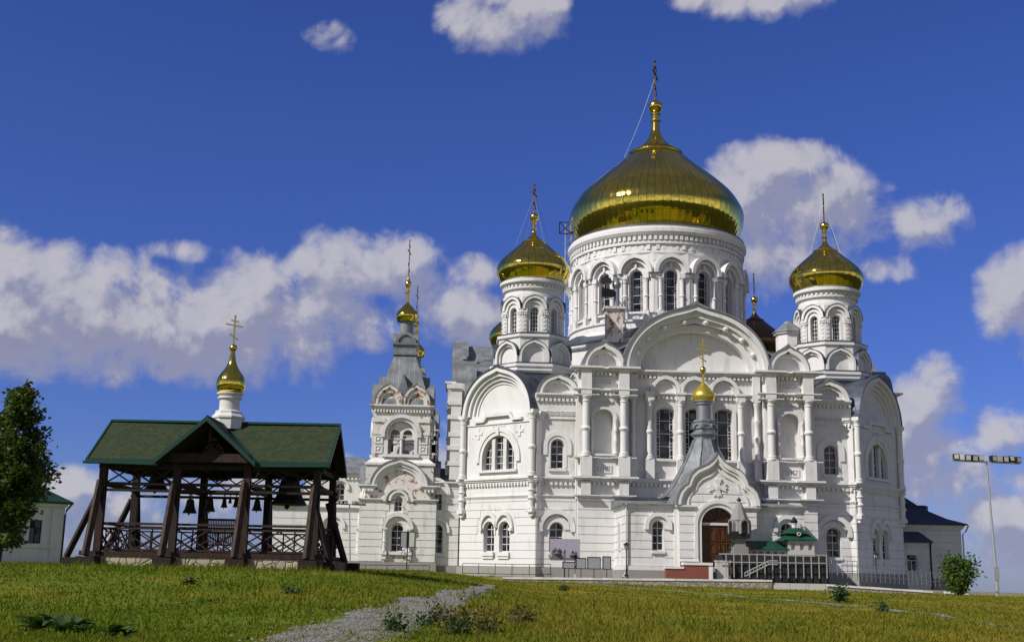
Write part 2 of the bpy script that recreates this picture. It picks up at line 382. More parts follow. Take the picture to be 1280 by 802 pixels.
def window(parent, M, w, h, rise=None, cols=2, rows=4, bar=.07, wide=None, side=0):
    """glass part with a white frame sub-part; origin at the middle of the sill"""
    key = (w, h, rise, cols, rows, bar, wide, side)
    if key not in WIN:
        rs = w/2 if rise is None else rise
        bar *= .72; g = MB(); g.panel(archpoly(0, .01, w+.08, h+.04, rs), .0, .03)
        f = MB(); b = bar*1.5
        f.panel(archpoly(0, 0, w, h, rs), -.10, -.01, [archpoly(0, b, w-2*b, h-b, max(.05, rs-b))])
        def top(x):
            q = min(1, abs(x)/(w/2)); return h-rs+rs*math.sqrt(1-q*q)
        def half(z): return w/2 if z < h-rs else (w/2)*math.sqrt(max(0, 1-((z-h+rs)/rs)**2))
        if wide:
            for x, ww in wide: f.panel([(x-ww, 0), (x+ww, 0), (x+ww, top(abs(x)+ww)), (x-ww, top(abs(x)+ww))], -.42, -.012)
        xs = list(cols) if isinstance(cols, tuple) else [-w/2+w*i/cols for i in range(1, cols)] if not side else [-w/2+side, w/2-side]
        if side: xs = [-w/2+side, 0, w/2-side] if cols == 4 else xs
        for x in xs: f.box(x-bar/2, x+bar/2, -.08, -.011, b*.5, top(x)-b*.3)
        for i in range(1, rows):
            z = h*i/rows; hh = half(z)
            if hh > .12: f.box(-hh+.02, hh-.02, -.07, -.010, z-bar/2, z+bar/2)
        if side:                                   # narrow panes along the sides
            for i in range(rows*2):
                z = h*(i+.5)/(rows*2); hh = half(z)
                if hh > side*1.2:
                    for sg in (-1, 1):
                        a, c = sorted((sg*(hh-.02), sg*(w/2-side))); 
                        if c-a > .03: f.box(a, c, -.065, -.009, z-bar/2, z+bar/2)
        go = g.build('window', 'glass', parent); fo = f.build('frame', 'frame_white', go); WIN[key] = (go.data, fo.data)
    else:
        go = bpy.data.objects.new('window', WIN[key][0]); COL.objects.link(go); go.parent = parent
        fo = bpy.data.objects.new('frame', WIN[key][1]); COL.objects.link(fo); fo.parent = go
    go.matrix_local = M; return go
CLM = {}
def column(parent, M, h, r, style=0):
    key = (round(h, 2), r, style)
    if key not in CLM:
        m = MB(); e = r
        if style == 0:
            p = [(1.5*e, 0), (1.5*e, .12*h/5), (1.25*e, .14*h/5), (1.35*e, .3*h/5), (1.02*e, .36*h/5), (e, .42*h), (1.18*e, .43*h), (1.38*e, .46*h), (1.18*e, .49*h), (1.02*e, .5*h),
                 (.98*e, .90*h), (1.15*e, .905*h), (1.15*e, .92*h), (1.0*e, .925*h), (1.1*e, .955*h), (1.5*e, .985*h), (1.5*e, h)]
        else:
            p = [(1.4*e, 0), (1.4*e, .04*h), (e, .06*h), (e, .3*h), (1.5*e, .36*h), (1.5*e, .40*h), (e, .45*h), (e, .62*h), (1.4*e, .66*h), (1.4*e, .69*h), (e, .72*h), (e, .92*h), (1.5*e, .97*h), (1.5*e, h)]
        m.lathe(p, seg=16); o = m.build('column', 'trim_plaster', parent); CLM[key] = o.data
    else:
        o = bpy.data.objects.new('column', CLM[key]); COL.objects.link(o); o.parent = parent
    o.matrix_local = M; return o
def cross(parent, x, y, z, h, deg, m='gold_plain', t=.09, guys=None):
    c = MB(); c.M = RZ(deg); c.box(-t/2, t/2, -t/2, t/2, 0, h)
    for zz, w, a in ((.86, .16, 0), (.70, .36, 0), (.30, .20, 1)):
        c.M = RZ(deg) @ T(0, 0, h*zz) @ Matrix.Rotation(rad(24*a), 4, 'Y'); c.box(-h*w, h*w, -t*.4, t*.4, -t/2, t/2)
    c.M = T(0, 0, h)
    c.lathe([(.02, -.02), (t*.9, t*.6), (.02, t*1.6)], seg=8)
    c.M = Matrix()
    o = c.build('cross', m, parent, (x, y, z))
    if guys:
        g = MB()
        for a in (45, 135, 225, 315):
            g.tube([(0, 0, h*.68), (guys[0]*math.cos(rad(a+deg)), guys[0]*math.sin(rad(a+deg)), guys[1])], .018, 4)
        g.build('guy_chains', 'grey_metal', o)
    return o

# ================================================================ CATHEDRAL (origin under the main dome, front towards -y)
YAW = rad(2.3)
CATI = (Matrix.Translation((17, 138, 0)) @ Matrix.Rotation(YAW, 4, 'Z')).inverted()
cath = thing('cathedral', 'huge white five-domed cathedral with a giant gilded onion dome, behind the entrance porch', 'church', (17.0, 138, 0), YAW)
wall = MB(); trim = MB(); plinth = MB(); roof = MB(); droof = MB()
RET = 23.3; EY = 22.15; CY = 22.0
def both(m): wall.M = m; trim.M = m; plinth.M = m; roof.M = m; droof.M = m
def arm(k, front):
    R = RZ(90*k)
    full = k in (0, 1, 3)
    # --- middle bay
    m = R @ T(0, -EY); both(m)
    wc = (-2.85, 0, 2.85); holes = [archpoly(c, 10.9, 1.72, 15.85, .45) for c in wc]
    wall.panel([(-6.7, -1), (6.7, -1), (6.7, 19.35), (-6.7, 19.35)], 0, .8, holes)
    plinth.box(-6.7, 6.7, -.22, .1, -1.2, .45)
    courses(trim, -6.55, 6.55, .5, 6.9)
    for c in wc:
        window(cath, m @ T(c, .55, 10.9), 1.72, 4.95, .45, 2, 4, .07, None, .36)
        ring(trim, c, 15.4, (1.2, .85), (.9, .52), -.12, .02, 4.5)
        trim.box(c-1.15, c+1.15, -.3, .02, 10.66, 10.9)
        ring(trim, c, 17.32, (1.5, 1.6), (1.15, 1.25), -.5, .02, 0, .06); ring(trim, c, 17.32, (1.1, 1.22), (.92, 1.0), -.2, .02)
    for c in (-4.45, -1.43, 1.43, 4.45):
        column(cath, m @ T(c, -.38, 10.8), 5.7, .27)
        trim.box(c-.42, c+.42, -.72, .02, 16.5, 17.25); trim.box(c-.5, c+.5, -.82, .02, 17.05, 17.3)
        trim.box(c-.42, c+.42, -.72, .02, 8.95, 10.8)
    for c in (-6.0, 6.0):
        column(cath, m @ T(c, -.32, 10.8), 5.7, .21, 1); trim.box(c-.36, c+.36, -.6, .02, 8.95, 10.8); trim.box(c-.36, c+.36, -.6, .02, 16.5, 19.0)
    cornice(trim, -6.6, 6.6, 6.95, .22, .28, 0, (0, 0)); cornice(trim, -6.6, 6.6, 8.45, .42, .5, .42, (0, 0))
    cornice(trim, -6.6, 6.6, 10.5, .25, .25, 0, (0, 0)); cornice(trim, -6.6, 6.6, 16.95, .35, .32, .4, (0, 0)); cornice(trim, -6.6, 6.6, 18.95, .6, .5, .4, (0, 0))
    # --- big keel gable
    m = R @ T(0, -RET+.1); both(m)
    for ro, ri, y0, y1, tip in (((7.05, 6.0), (6.6, 5.5), -.45, 1.0, .6), ((6.6, 5.5), (6.2, 5.0), -.1, 1.0, .4), ((6.2, 5.0), (5.85, 4.6), (.2), 1.0, .2), ((5.85, 4.6), (5.3, 3.95), .6, 2.9, .0)):
        ring(trim, 0, 19.45, ro, ri, y0, y1, 0, tip, 40)
    ring(roof, 0, 19.46, (7.2, 6.14), (7.05, 6.0), -.6, 1.2, 0, .6, 40)
    wall.panel(arc(0, 19.4, 5.5, 4.15, 0, 30), 1.9, 2.6)
    for a in range(20, 161, 20):
        x, z = 6.02*math.cos(rad(a)), 19.45+4.78*math.sin(rad(a)); trim.lathe([(.0, z-.3), (.22, z-.2), (.32, z), (.22, z+.2), (0, z+.3)], x, .15, 10, cap=False)
    # --- corner piers of the facade
    for s in (-1, 1):
        m = R @ T(s*9.0, -RET); both(m)
        nh = archpoly(0, 11.15, 1.9, 15.4)
        wall.panel([(-2.42, -1), (2.42, -1), (2.42, 19.35), (-2.42, 19.35)], 0, .8, [nh]); wall.box(-2.415, 2.415, .79, 2.2, -1, 19.34)
        plinth.box(-2.62, 2.62, -.22, 1.2, -1.2, .45)
        courses(trim, -2.42, 2.42, .5, 6.9)
        ring(trim, 0, 14.45, 1.3, .97, -.16, .02, 3.3); trim.box(-1.3, 1.3, -.25, .02, 10.95, 11.14)
        for c in (-1.12, 1.12): column(cath, m @ T(c*1.02, -.18, 11.15), 3.3, .13, 1)
        for c in (-1.72, 1.9):
            c *= -s
            column(cath, m @ T(c, -.42, 10.85), 5.75, .34)
            trim.box(c-.55, c+.55, -.85, .02, 8.98, 10.85); trim.box(c-.5, c+.5, -.8, .02, 16.6, 19.36)
            trim.box(c-.45, c+.45, -.62, .02, 7.25, 8.45)
            for z, p, h in ((6.95, .22, .28), (8.45, .42, .5), (10.5, .25, .28), (16.5, .3, .25), (16.98, .35, .32), (18.92, .6, .52)):
                cornice(trim, c-.45, c+.45, z+.004, p+.5, h-.01, 0)
        for c in (-.42, .42): frame_square(trim, c, 9.7, .36); frame_square(trim, c, 18.1, .36)
        for i in range(7): trim.box(-.95+i*.28, -.79+i*.28, -.14, .02, 16.05, 16.3)
        for i in range(6):
            x = -.95+i*.33; trim.add([(x, -.1, 18.9), (x+.3, -.1, 18.9), (x+.15, -.1, 18.62), (x, .02, 18.9), (x+.3, .02, 18.9), (x+.15, .02, 18.62)], [(0, 2, 1), (0, 3, 5, 2), (1, 2, 5, 4)])
        cornice(trim, -2.42, 2.42, 6.95, .22, .28); cornice(trim, -2.42, 2.42, 8.45, .42, .5, .42); cornice(trim, -2.42, 2.42, 10.5, .25, .28)
        cornice(trim, -2.42, 2.42, 16.98, .35, .32, .4); cornice(trim, -2.42, 2.42, 18.92, .6, .52, .4)
        ring(trim, 0, 19.45, (2.0, 2.25), (1.6, 1.8), -.35, 1.6, .0, .4); ring(trim, 0, 19.45, (1.6, 1.8), (1.35, 1.5), .0, 1.5)
        wall.panel(arc(0, 19.4, 1.45, 1.6), .6, 1.3); trim.box(-1.95, 1.95, .55, 1.3, 19.4, 19.5)
        ring(roof, 0, 19.46, (2.1, 2.35), (2.0, 2.25), -.45, 2.2, 0, .4)
    # --- recessed bays
    for s in (-1, 1):
        m = R @ T(s*13.4, -CY); both(m)
        c = s*-.1
        holes = [archpoly(c, 9.75, 1.3, 12.6), archpoly(c, 1.9, 1.35, 4.7)]
        wall.panel([(-2.1, -1), (2.1, -1), (2.1, 17), (-2.1, 17)], 0, .7, holes); plinth.box(-2.1, 2.1, -.22, .1, -1.2, .45)
        courses(trim, -2.05, 2.05, .5, 6.9, [(c, .70, 1.5, 4.0, .7), (c, 1.4, 4.0, 4.2, 1.4)])
        if full:
            window(cath, m @ T(c, .5, 9.75), 1.3, 2.85, None, 2, 4, .09); window(cath, m @ T(c, .5, 1.9), 1.35, 2.8, None, 2, 4, .09)
        ring(trim, c, 11.95, 1.35, .95, -.14, .02, .9); ring(trim, c, 11.95, .93, .66, -.06, .02, 2.1)
        ring(trim, c, 4.15, 1.75, 1.3, -.35, .02, .35); ring(trim, c, 4.0, 1.25, .70, -.12, .02, .0)
        trim.box(c-.85, c+.85, -.2, .02, 9.5, 9.74); trim.box(c-.8, c+.8, -.16, .02, 1.62, 1.89)
        cornice(trim, -2.05, 2.05, 6.95, .18, .28, 0, (0, 0)); cornice(trim, -2.05, 2.05, 8.45, .35, .5, .42, (0, 0)); cornice(trim, -2.05, 2.05, 16.5, .4, .5, .38, (0, 0))
        for q in range(-3, 4):
            if s*q < 3: frame_square(trim, q*.52, 15.1, .2)
        cornice(trim, -2.05, 2.05, 14.4, .12, .16, 0, (0, 0))
        ring(trim, s*-.1, 17.0, (1.95, 1.8), (1.5, 1.4), -.25, 2.0, 0, .2); ring(trim, s*-.1, 17.0, (1.5, 1.35), (1.25, 1.1), .0, 1.9); wall.panel(arc(s*-.1, 16.97, 1.4, 1.25), .4, 1.2)
        ring(roof, s*-.1, 17.01, (2.06, 1.91), (1.95, 1.8), -.35, 3.0, 0, .2)
        p = MB(); p.M = m
        if front:
            x = -s*1.9
            p.tube([(x, -.30, 16.3), (x, -.30, 7.3), (x, -.42, 6.9), (x, -.22, 6.6), (x, -.22, -.3)], .085, 8); p.build('drainpipe', 'frame_white', cath)
    # --- arm roof
    m = R; both(m)
    for s in (-1, 1):
        roof.add([(s*11.6, -22.2, 19.38), (s*11.6, -8, 19.38), (0, -8, 25.5), (0, -22.2, 25.5), (s*11.6, -22.2, 19.2), (s*11.6, -8, 19.2), (0, -8, 25.3), (0, -22.2, 25.3)],
                 [(0, 1, 2, 3), (4, 7, 6, 5), (0, 4, 5, 1), (0, 3, 7, 4), (1, 5, 6, 2), (2, 6, 7, 3)])
    wall.panel([(-11.3, 19.2), (11.3, 19.2), (0, 25.25)], -21.6, -21.0)
    wall.box(-11.35, -11.0, -21.2, -8, 16, 19.19); wall.box(11.0, 11.35, -21.2, -8, 16, 19.19)
    cornice(trim, 0, 0, 0, 0, 0) if False else None
    for s in (-1, 1):
        mm = R @ T(s*11.35, -15) @ RZ(90*s); both(mm)
        cornice(trim, -6.4, 6.4, 18.6, .5, .58, .5, (0, 0))
for k in range(4): arm(k, k == 0)
# --- diagonal corner blocks
def block(j):
    R = RZ(90*j) @ T(-15.3, -15.4) @ RZ(-45) @ Matrix.Diagonal((.95, .95, 1, 1)); full = j in (0, 1)
    both(R)
    droof.add([(-5.6, -3.5, 15.25), (5.6, -3.5, 15.25), (5.6, 5.2, 15.25), (-5.6, 5.2, 15.25), (0, -3.4, 18.4), (0, 3.4, 18.4)], [(0, 1, 4), (1, 2, 5, 4), (2, 3, 5), (3, 0, 4, 5), (0, 3, 2, 1)])
    wall.box(-5.3, 5.3, -4.6, 5.3, -1, 15.2); plinth.box(-5.5, 5.5, -5.5, 0, -1.2, .45)
    m = R @ T(0, -5.3); both(m)
    holes = [archpoly(0, 9.75, 4.5, 13.1, 2.25), archpoly(-1.08, 1.85, 1.45, 4.75), archpoly(1.08, 1.85, 1.45, 4.75)]
    wall.panel([(-5.3, -1), (5.3, -1), (5.3, 15.2), (-5.3, 15.2)], 0, .72, holes)
    courses(trim, -5.3, 5.3, .5, 6.9, [(0, 1.85, 1.4, 4.0, .5), (-1.08, 1.65, 3.9, 4.05, 1.65), (1.08, 1.65, 3.9, 4.05, 1.65)])
    if full:
        window(cath, m @ T(0, .5, 9.75), 4.5, 3.35, 2.25, (-1.6, 0, 1.6), 5, .08, ((-.80, .24), (.80, .24)))
        for c in (-1.08, 1.08): window(cath, m @ T(c, .45, 1.85), 1.45, 2.9, None, 2, 4, .09)
    ring(trim, 0, 10.85, 3.1, 2.65, -.2, .02, .35); ring(trim, 0, 10.85, 2.63, 2.27, -.1, .02, 1.1)
    trim.box(-2.7, 2.7, -.3, .02, 9.5, 9.74); trim.box(-.2, .2, -.3, .02, 13.1, 13.9)
    for c in (-1.08, 1.08):
        ring(trim, c, 4.15, (1.2 if c*0 else 1.25, 1.6), (.95, 1.2), -.28, .02, .0); ring(trim, c, 4.02, .94, .75, -.1, .02, .5); trim.box(c-.85, c+.85, -.3, .02, 1.45, 1.84); trim.box(c-.75, c+.75, -.2, .02, 1.2, 1.44)
        trim.box(c*1.95-.22, c*1.95+.22, -.36, .02, 3.85, 4.15)
    trim.box(-5.3, 5.3, -.12, .02, 14.25, 14.4)
    trim.panel([(-3.4, 14.5), (-2.0, 14.5), (-1.6, 15.0), (1.6, 15.0), (2.0, 14.5), (3.4, 14.5), (3.4, 14.75), (2.2, 14.75), (1.75, 15.35), (-1.75, 15.35), (-2.2, 14.75), (-3.4, 14.75)], -.35, .02)
    for q in (-1, 0, 1): frame_square(trim, q*.62, 14.05-.25+.1, .24, -.07)
    for c in (-2.9, 2.9):                          # moulded crosses beside the window hood
        trim.box(c-.16, c+.16, -.09, .02, 12.9, 14.0); trim.box(c-.55, c+.55, -.085, .02, 13.3, 13.6)
    for s in (-1, 1):
        column(cath, m @ T(s*4.9, -.3, 8.95), 6.1, .30); trim.box(s*4.9-.45, s*4.9+.45, -.7, .02, 15.0, 15.35)
        column(cath, m @ T(s*4.9, -.3, 5.9), 2.6, .26, 1); trim.box(s*4.9-.4, s*4.9+.4, -.62, .02, 5.55, 5.9); trim.box(s*4.9-.25, s*4.9+.25, -.4, .02, 5.2, 5.55)
    cornice(trim, -5.3, 5.3, 6.95, .2, .28); cornice(trim, -5.3, 5.3, 8.45, .42, .5, .42)
    # keel gable with receding mouldings
    for ro, ri, y0, y1, tip in (((4.88, 4.5), (4.48, 4.1), -.6, 2.0, .35), ((4.48, 4.1), (4.08, 3.74), -.25, 2.0, .15), ((4.08, 3.74), (3.72, 3.4), .05, 1.8, .05), ((3.72, 3.4), (3.38, 3.08), .3, 1.8, 0)):
        ring(trim, 0, 15.2, ro, ri, y0, y1, 0, tip, 32)
    wall.panel(arc(0, 15.1, 3.5, 3.3, 0, 26), .42, .8)
    ring(droof, 0, 15.2, (4.98, 4.6), (4.88, 4.5), -.7, 6.5, 0, .35, 32)
    # the block's two flanks
    for s, a in ((-1, -90), (1, 90)):
        mm = R @ T(s*5.3, -3.3) @ RZ(a); both(mm)
        courses(trim, -2.0, 2.0, .5, 6.9); cornice(trim, -1.9, 1.9, 6.95, .2, .28, 0, (0, 0)); cornice(trim, -1.9, 1.9, 8.45, .42, .5, .42, (0, 0)); cornice(trim, -1.9, 1.9, 14.7, .4, .5, .38, (0, 0))
for j in range(4): block(j)
# --- core, low roofs round the drums
both(Matrix())
wall.box(-15.2, 15.2, -21.2, 21.2, -1, 16.95); wall.box(-21.2, 21.2, -15.2, 15.2, -1, 16.94)
for sx in (-1, 1):
    for sy in (-1, 1):
        droof.M = T(sx*15.5, sy*15.5); droof.lathe([(4.36, 15.1), (4.36, 17.0), (4.34, 19.38)], seg=8, smooth=False, a0=PI/8)
# pedestal of the main drum
oct_ = PI/8
both(Matrix())
wall.lathe([(12.4, 18), (12.4, 24.2)], seg=8, smooth=False, a0=oct_); trim.lathe([(12.3, 24.19), (12.9, 24.4), (12.9, 24.75), (12.3, 24.8)], seg=8, smooth=False, a0=oct_)
droof.lathe([(13.1, 24.76), (10.6, 26.2), (10.2, 26.3)], seg=8, smooth=False, a0=oct_)
wall.build('wall', 'plaster', cath); trim.build('moulding', 'trim_plaster', cath); plinth.build('plinth', 'plinth_stone', cath)
r_ = roof.build('roof', 'grey_roof', cath); droof.build('corner_roof', 'dark_roof', cath)

# --- main drum and dome
def drumwall(mb, tr, parent, n, ap, z0, z1, w, wz0, wz1, rise, hood, colr=0, dep=.55, style=None):
    fw = 2*ap*math.tan(PI/n)
    for i in range(n):
        m = RZ(360*i/n) @ T(0, -ap); mb.M = m; tr.M = m
        mb.panel([(-fw/2, z0), (fw/2, z0), (fw/2, z1), (-fw/2, z1)], 0, .7, [archpoly(0, wz0, w, wz1, rise)])
        window(parent, m @ T(0, dep*.8, wz0), w, wz1-wz0, rise, *style)
        hood(tr, m, fw, i)
drum = MB(); dtrim = MB()
dr = MB().build('drum', 'plaster', cath)
def mainhood(tr, m, fw, i):
    zs = 32.15
    ring(tr, 0, zs+.25, (1.93, 2.1), (1.52, 1.68), -.85, .03, 0, .08); ring(tr, 0, zs+.2, (1.51, 1.66), (1.22, 1.36), -.5, .03); ring(tr, 0, zs, 1.02, .77, -.18, .03, 3.8)
    tr.box(-.12, .12, -.3, .02, 33.0, 33.6)
    for c in (-1.2, 1.2): column(dr, m @ T(c, -.28, 28.15), 3.7, .21); tr.box(c-.33, c+.33, -.55, .02, 31.85, 32.3); tr.box(c-.33, c+.33, -.55, .02, 27.2, 28.15)
    tr.box(-fw/2-.12, -fw/2+.42, -.25, .1, 28.0, 32.3); tr.box(fw/2-.42, fw/2+.12, -.25, .1, 28.0, 32.3)
    tr.box(-fw/2-.15, fw/2*0-1.5, -.38, .1, 31.95, 32.35); tr.box(1.5, fw/2+.15, -.38, .1, 31.95, 32.35)
    tr.box(-.95, .95, -.3, .02, 27.92, 28.14); frame_square(tr, 0, 27.4, .3)
    if True:
        for q in range(-2, 3): tr.box(q*.72-.2, q*.72+.2, -.2, .05, 35.15, 35.7)
drumwall(drum, dtrim, dr, 16, 9.75, 26, 35.2, 1.5, 28.2, 32.9, None, mainhood, style=(2, 5, .07, None, .3))
drum.M = dtrim.M = Matrix()
drum.lathe([(10.1, 25.2), (10.1, 26.2)], seg=64); dtrim.lathe([(10.5, 25.2), (10.5, 25.9), (10.25, 26.2), (10.25, 26.9), (10.45, 27.0), (10.45, 27.2), (9.9, 27.25)], seg=64, cap=False)
dtrim.lathe([(9.7, 34.6), (9.95, 34.8), (9.95, 35.2), (9.9, 35.75), (10.15, 35.8), (10.15, 36.1), (10.0, 36.15), (10.0, 36.7), (10.3, 36.8), (10.5, 37.1), (10.5, 37.5), (10.3, 37.6), (10.3, 37.9), (9.5, 38.2), (9.2, 38.2)], seg=96, cap=False)
for i in range(110):
    dtrim.M = RZ(360*i/110) @ T(0, -10.0); dtrim.box(-.16, .16, -.27, .05, 36.2, 36.65)
fsh = MB(); fsh.lathe([(10.36, 37.88), (10.3, 38.0), (8.9, 38.45), (8.8, 38.3)], seg=96, cap=False); fsh.build('flashing', 'dark_roof', dr)
drum.M = dtrim.M = Matrix()
drum.lathe([(9.3, 34), (9.3, 38.1)], seg=64)
old = dr.data; tmp = drum.build('drum', 'plaster'); dr.data = tmp.data; bpy.data.objects.remove(tmp)
dtrim.build('cornice', 'trim_plaster', dr)
def spline(prof, n=5):
    out = []; P = [Vector((a, b, 0)) for a, b in prof]
    for i in range(len(P)-1):
        p0 = P[max(0, i-1)]; p1 = P[i]; p2 = P[i+1]; p3 = P[min(len(P)-1, i+2)]
        for q in range(n):
            t = q/n
            v = .5*((2*p1)+(p2-p0)*t+(2*p0-5*p1+4*p2-p3)*t*t+(3*p1-p0-3*p2+p3)*t**3); out.append((max(.01, v.x), v.y))
    out.append(prof[-1]); return out
def dome(parent, x, y, z, s, m, seg=72, name='dome', big=False):
    """onion dome; s scales the main dome's profile, whose widest radius is 10.3"""
    pr = [(8.95, -.2), (9.6, .9), (10.1, 2.1), (10.3, 3.2), (10.22, 4.0), (9.85, 4.85), (9.2, 5.9), (8.35, 6.85), (7.35, 7.8), (6.25, 8.8), (5.15, 9.75), (4.1, 10.7), (3.2, 11.5)]
    top = [(3.2, 11.5), (3.3, 11.56), (3.28, 11.74), (2.95, 11.82), (2.75, 11.95), (2.78, 12.05), (2.4, 12.2), (1.75, 12.75), (1.2, 13.35), (.76, 13.95), (.55, 14.65)]
    prof = [(8.6*s, -.5*s)]+[(a*s, b*s) for a, b in spline(pr)]+[(a*s, b*s) for a, b in top]
    d = MB(); n = seg*4; vs = []; fs = []; k = len(prof)
    for i in range(n):
        a = 2*PI*i/n; q = 1.0028 if i % 4 == 0 else 1
        for r, h in prof: vs.append((r*q*math.cos(a), r*q*math.sin(a), h))
    for i in range(n):
        j = (i+1) % n
        for q in range(k-1): fs.append((i*k+q, j*k+q, j*k+q+1, i*k+q+1))
    d.add(vs, fs, True)
    return d.build(name, m, parent, (x, y, z))
dm = dome(cath, 0, 0, 37.95, 1.0, 'gold_big', 72)
f = MB(); f.lathe([(.55, 15.0), (.5, 15.6), (.46, 16.3), (.62, 16.4), (.62, 16.6), (.45, 16.7), (.45, 17.2), (.6, 17.3), (.6, 17.45), (.36, 17.55), (.36, 17.75)]+[(.86*math.sin(PI*i/12)+.02, 18.35-.8*math.cos(PI*i/12)) for i in range(2, 12)]+[(.2, 19.2), (.1, 19.5)], seg=24)
f.build('finial', 'gold_plain', dm, (0, 0, -.5))
cross(dm, 0, 0, 18.6, 5.0, 72, 'old_gold', .2)
g = MB()
gp = [Vector((0, 0, 21.7)), Vector((-4.0, -1.5, 10.75))]
g.tube([gp[0].lerp(gp[1], i/8)-Vector((0, 0, .5*math.sin(PI*i/8))) for i in range(9)], .025, 4); g.build('guy_chain', 'galvanised', dm)

# --- small drums with domes
SD = {}
def smalldrum(sx, sy, full):
    dr2 = MB().build('drum', 'plaster', cath); dr2.location = (sx*15.5, sy*15.5, 0)
    if full and 'd' in SD:
        dr2.data = SD['d'].data
        for ch in kids(SD['d']): copy_tree(ch, dr2)
    else:
        d = MB(); t = MB(); c0 = PI/8
        d.lathe([(4.3, 16), (4.3, 20.1)], seg=8, smooth=False, a0=c0); t.lathe([(4.35, 19.4), (4.6, 19.6), (4.6, 19.9), (4.75, 20.0), (4.75, 20.3), (4.2, 20.45)], seg=8, smooth=False, a0=c0, cap=False)
        d.lathe([(3.75, 20.2), (3.75, 23.2)], seg=8, smooth=False, a0=c0); fs_ = MB()
        for p in ([(4.78, 20.3), (4.8, 20.36), (3.6, 20.62)], [(3.98, 23.45), (4.0, 23.5), (3.2, 23.78)]): fs_.lathe(p, seg=8, smooth=False, a0=c0, cap=False)
        for i in range(8):
            m = RZ(45*i) @ T(0, -3.5); t.M = m; d.M = m
            ring(t, 0, 21.15, (1.5, 1.55), (1.24, 1.28), -.45, .05, .65, .16); ring(t, 0, 21.15, (1.24, 1.28), (1.02, 1.05), -.2, .05, .65); fs_.M = m; ring(fs_, 0, 21.15, (1.55, 1.6), (1.5, 1.55), -.5, .3, .0, .16)
        d.M = t.M = Matrix()
        t.lathe([(3.6, 22.9), (3.95, 23.15), (3.95, 23.45), (3.3, 23.6)], seg=8, smooth=False, a0=c0, cap=False)
        def hood(tr, m, fw, i):
            ring(tr, 0, 26.15, (1.26, 1.3), (.98, 1.02), -.34, .03, .1, .05); ring(tr, 0, 26.05, (.96, 1.0), (.68, .72), -.15, .03, .5); fs_.M = m; ring(fs_, 0, 26.15, (1.31, 1.35), (1.26, 1.3), -.38, .3, 0, .05)
            for s in (-1, 1):
                tr.box(s*1.02-.25, s*1.02+.25, -.16, .1, 23.6, 26.1); tr.box(s*1.02-.3, s*1.02+.3, -.24, .1, 25.75, 26.1)
                for q in range(4): tr.box(s*1.02-.13, s*1.02+.13, -.22, .1, 23.95+q*.42, 24.2+q*.42)
                for q in range(3): tr.box(s*1.02-.24+q*.18, s*1.02-.14+q*.18, -.29, .1, 25.45, 25.7)
        if full: drumwall(d, t, dr2, 8, 2.95, 23.4, 27.4, .86, 23.8, 26.35, None, hood, style=(3, 6, .07))
        else: d.lathe([(3.1, 23.4), (3.1, 27.4)], seg=8, smooth=False, a0=c0)
        d.M = t.M = Matrix()
        d.lathe([(2.7, 27), (2.7, 29.4)], seg=32)
        t.lathe([(2.6, 27.2), (3.1, 27.35), (3.1, 27.7), (2.95, 27.75), (2.95, 28.2), (3.2, 28.3), (3.2, 28.45), (3.05, 28.5), (3.05, 28.75), (3.45, 28.95), (3.45, 29.25), (3.2, 29.4), (2.8, 29.5)], seg=48, cap=False)
        for i in range(40): t.M = RZ(9*i) @ T(0, -3.0); t.box(-.12, .12, -.2, .05, 28.5, 28.72)
        t.M = Matrix()
        for i in range(8):
            droofm = MB()
        tmp = d.build('drum', 'plaster'); dr2.data = tmp.data; bpy.data.objects.remove(tmp)
        t.build('cornice', 'trim_plaster', dr2)
        fsh = MB(); fs_.M = Matrix(); fs_.build('ledge_flashing', 'dark_roof', dr2); fsh.lathe([(3.38, 29.3), (3.36, 29.4), (2.9, 29.56), (2.85, 29.5)], seg=48, cap=False); fsh.build('flashing', 'dark_roof', dr2)
        if full: SD['d'] = dr2
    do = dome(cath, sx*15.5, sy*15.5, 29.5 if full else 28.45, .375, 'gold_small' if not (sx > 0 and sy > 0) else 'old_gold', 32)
    f = MB(); f.lathe([(.2, 5.6), (.17, 6.0), (.3, 6.08), (.3, 6.18), (.16, 6.28), (.15, 6.6), (.27, 6.68), (.27, 6.8), (.12, 6.9)]+[(.46*math.sin(PI*i/10)+.02, 7.35-.45*math.cos(PI*i/10)) for i in range(2, 10)]+[(.1, 7.85), (.06, 8.0)], seg=16)
    f.build('finial', 'gold_plain', do, (0, 0, -.2))
    cross(do, 0, 0, 7.6, 3.0, 72, 'old_gold', .13, (2.2, 3.9-7.8) if full else None)
smalldrum(-1, -1, True); smalldrum(1, -1, True); smalldrum(-1, 1, False); smalldrum(1, 1, False)
# --- odds and ends on the roof
m = MB(); m.box(-.9, .9, -.6, .6, 24, 27.6); m.box(-1.15, 1.15, -.85, .85, 27.6, 27.85)
pier = m.build('roof_pier', 'peeling_plaster', cath, (-6.6, -12.2, 0))
tq = px(986, 428, 124); m = MB(); m.lathe([(1.35, -2.5), (1.35, .7), (1.6, .8), (1.6, 1.0)], 0, 0, 8, False, PI/8); tu = m.build('roof_turret', 'trim_plaster', cath, CATI @ tq)
m = MB(); m.lathe([(1.75, .98), (1.7, 1.1), (.55, 2.0), (.5, 2.15), (.1, 2.3)], 0, 0, 8, False, PI/8); m.build('turret_roof', 'grey_roof', tu)
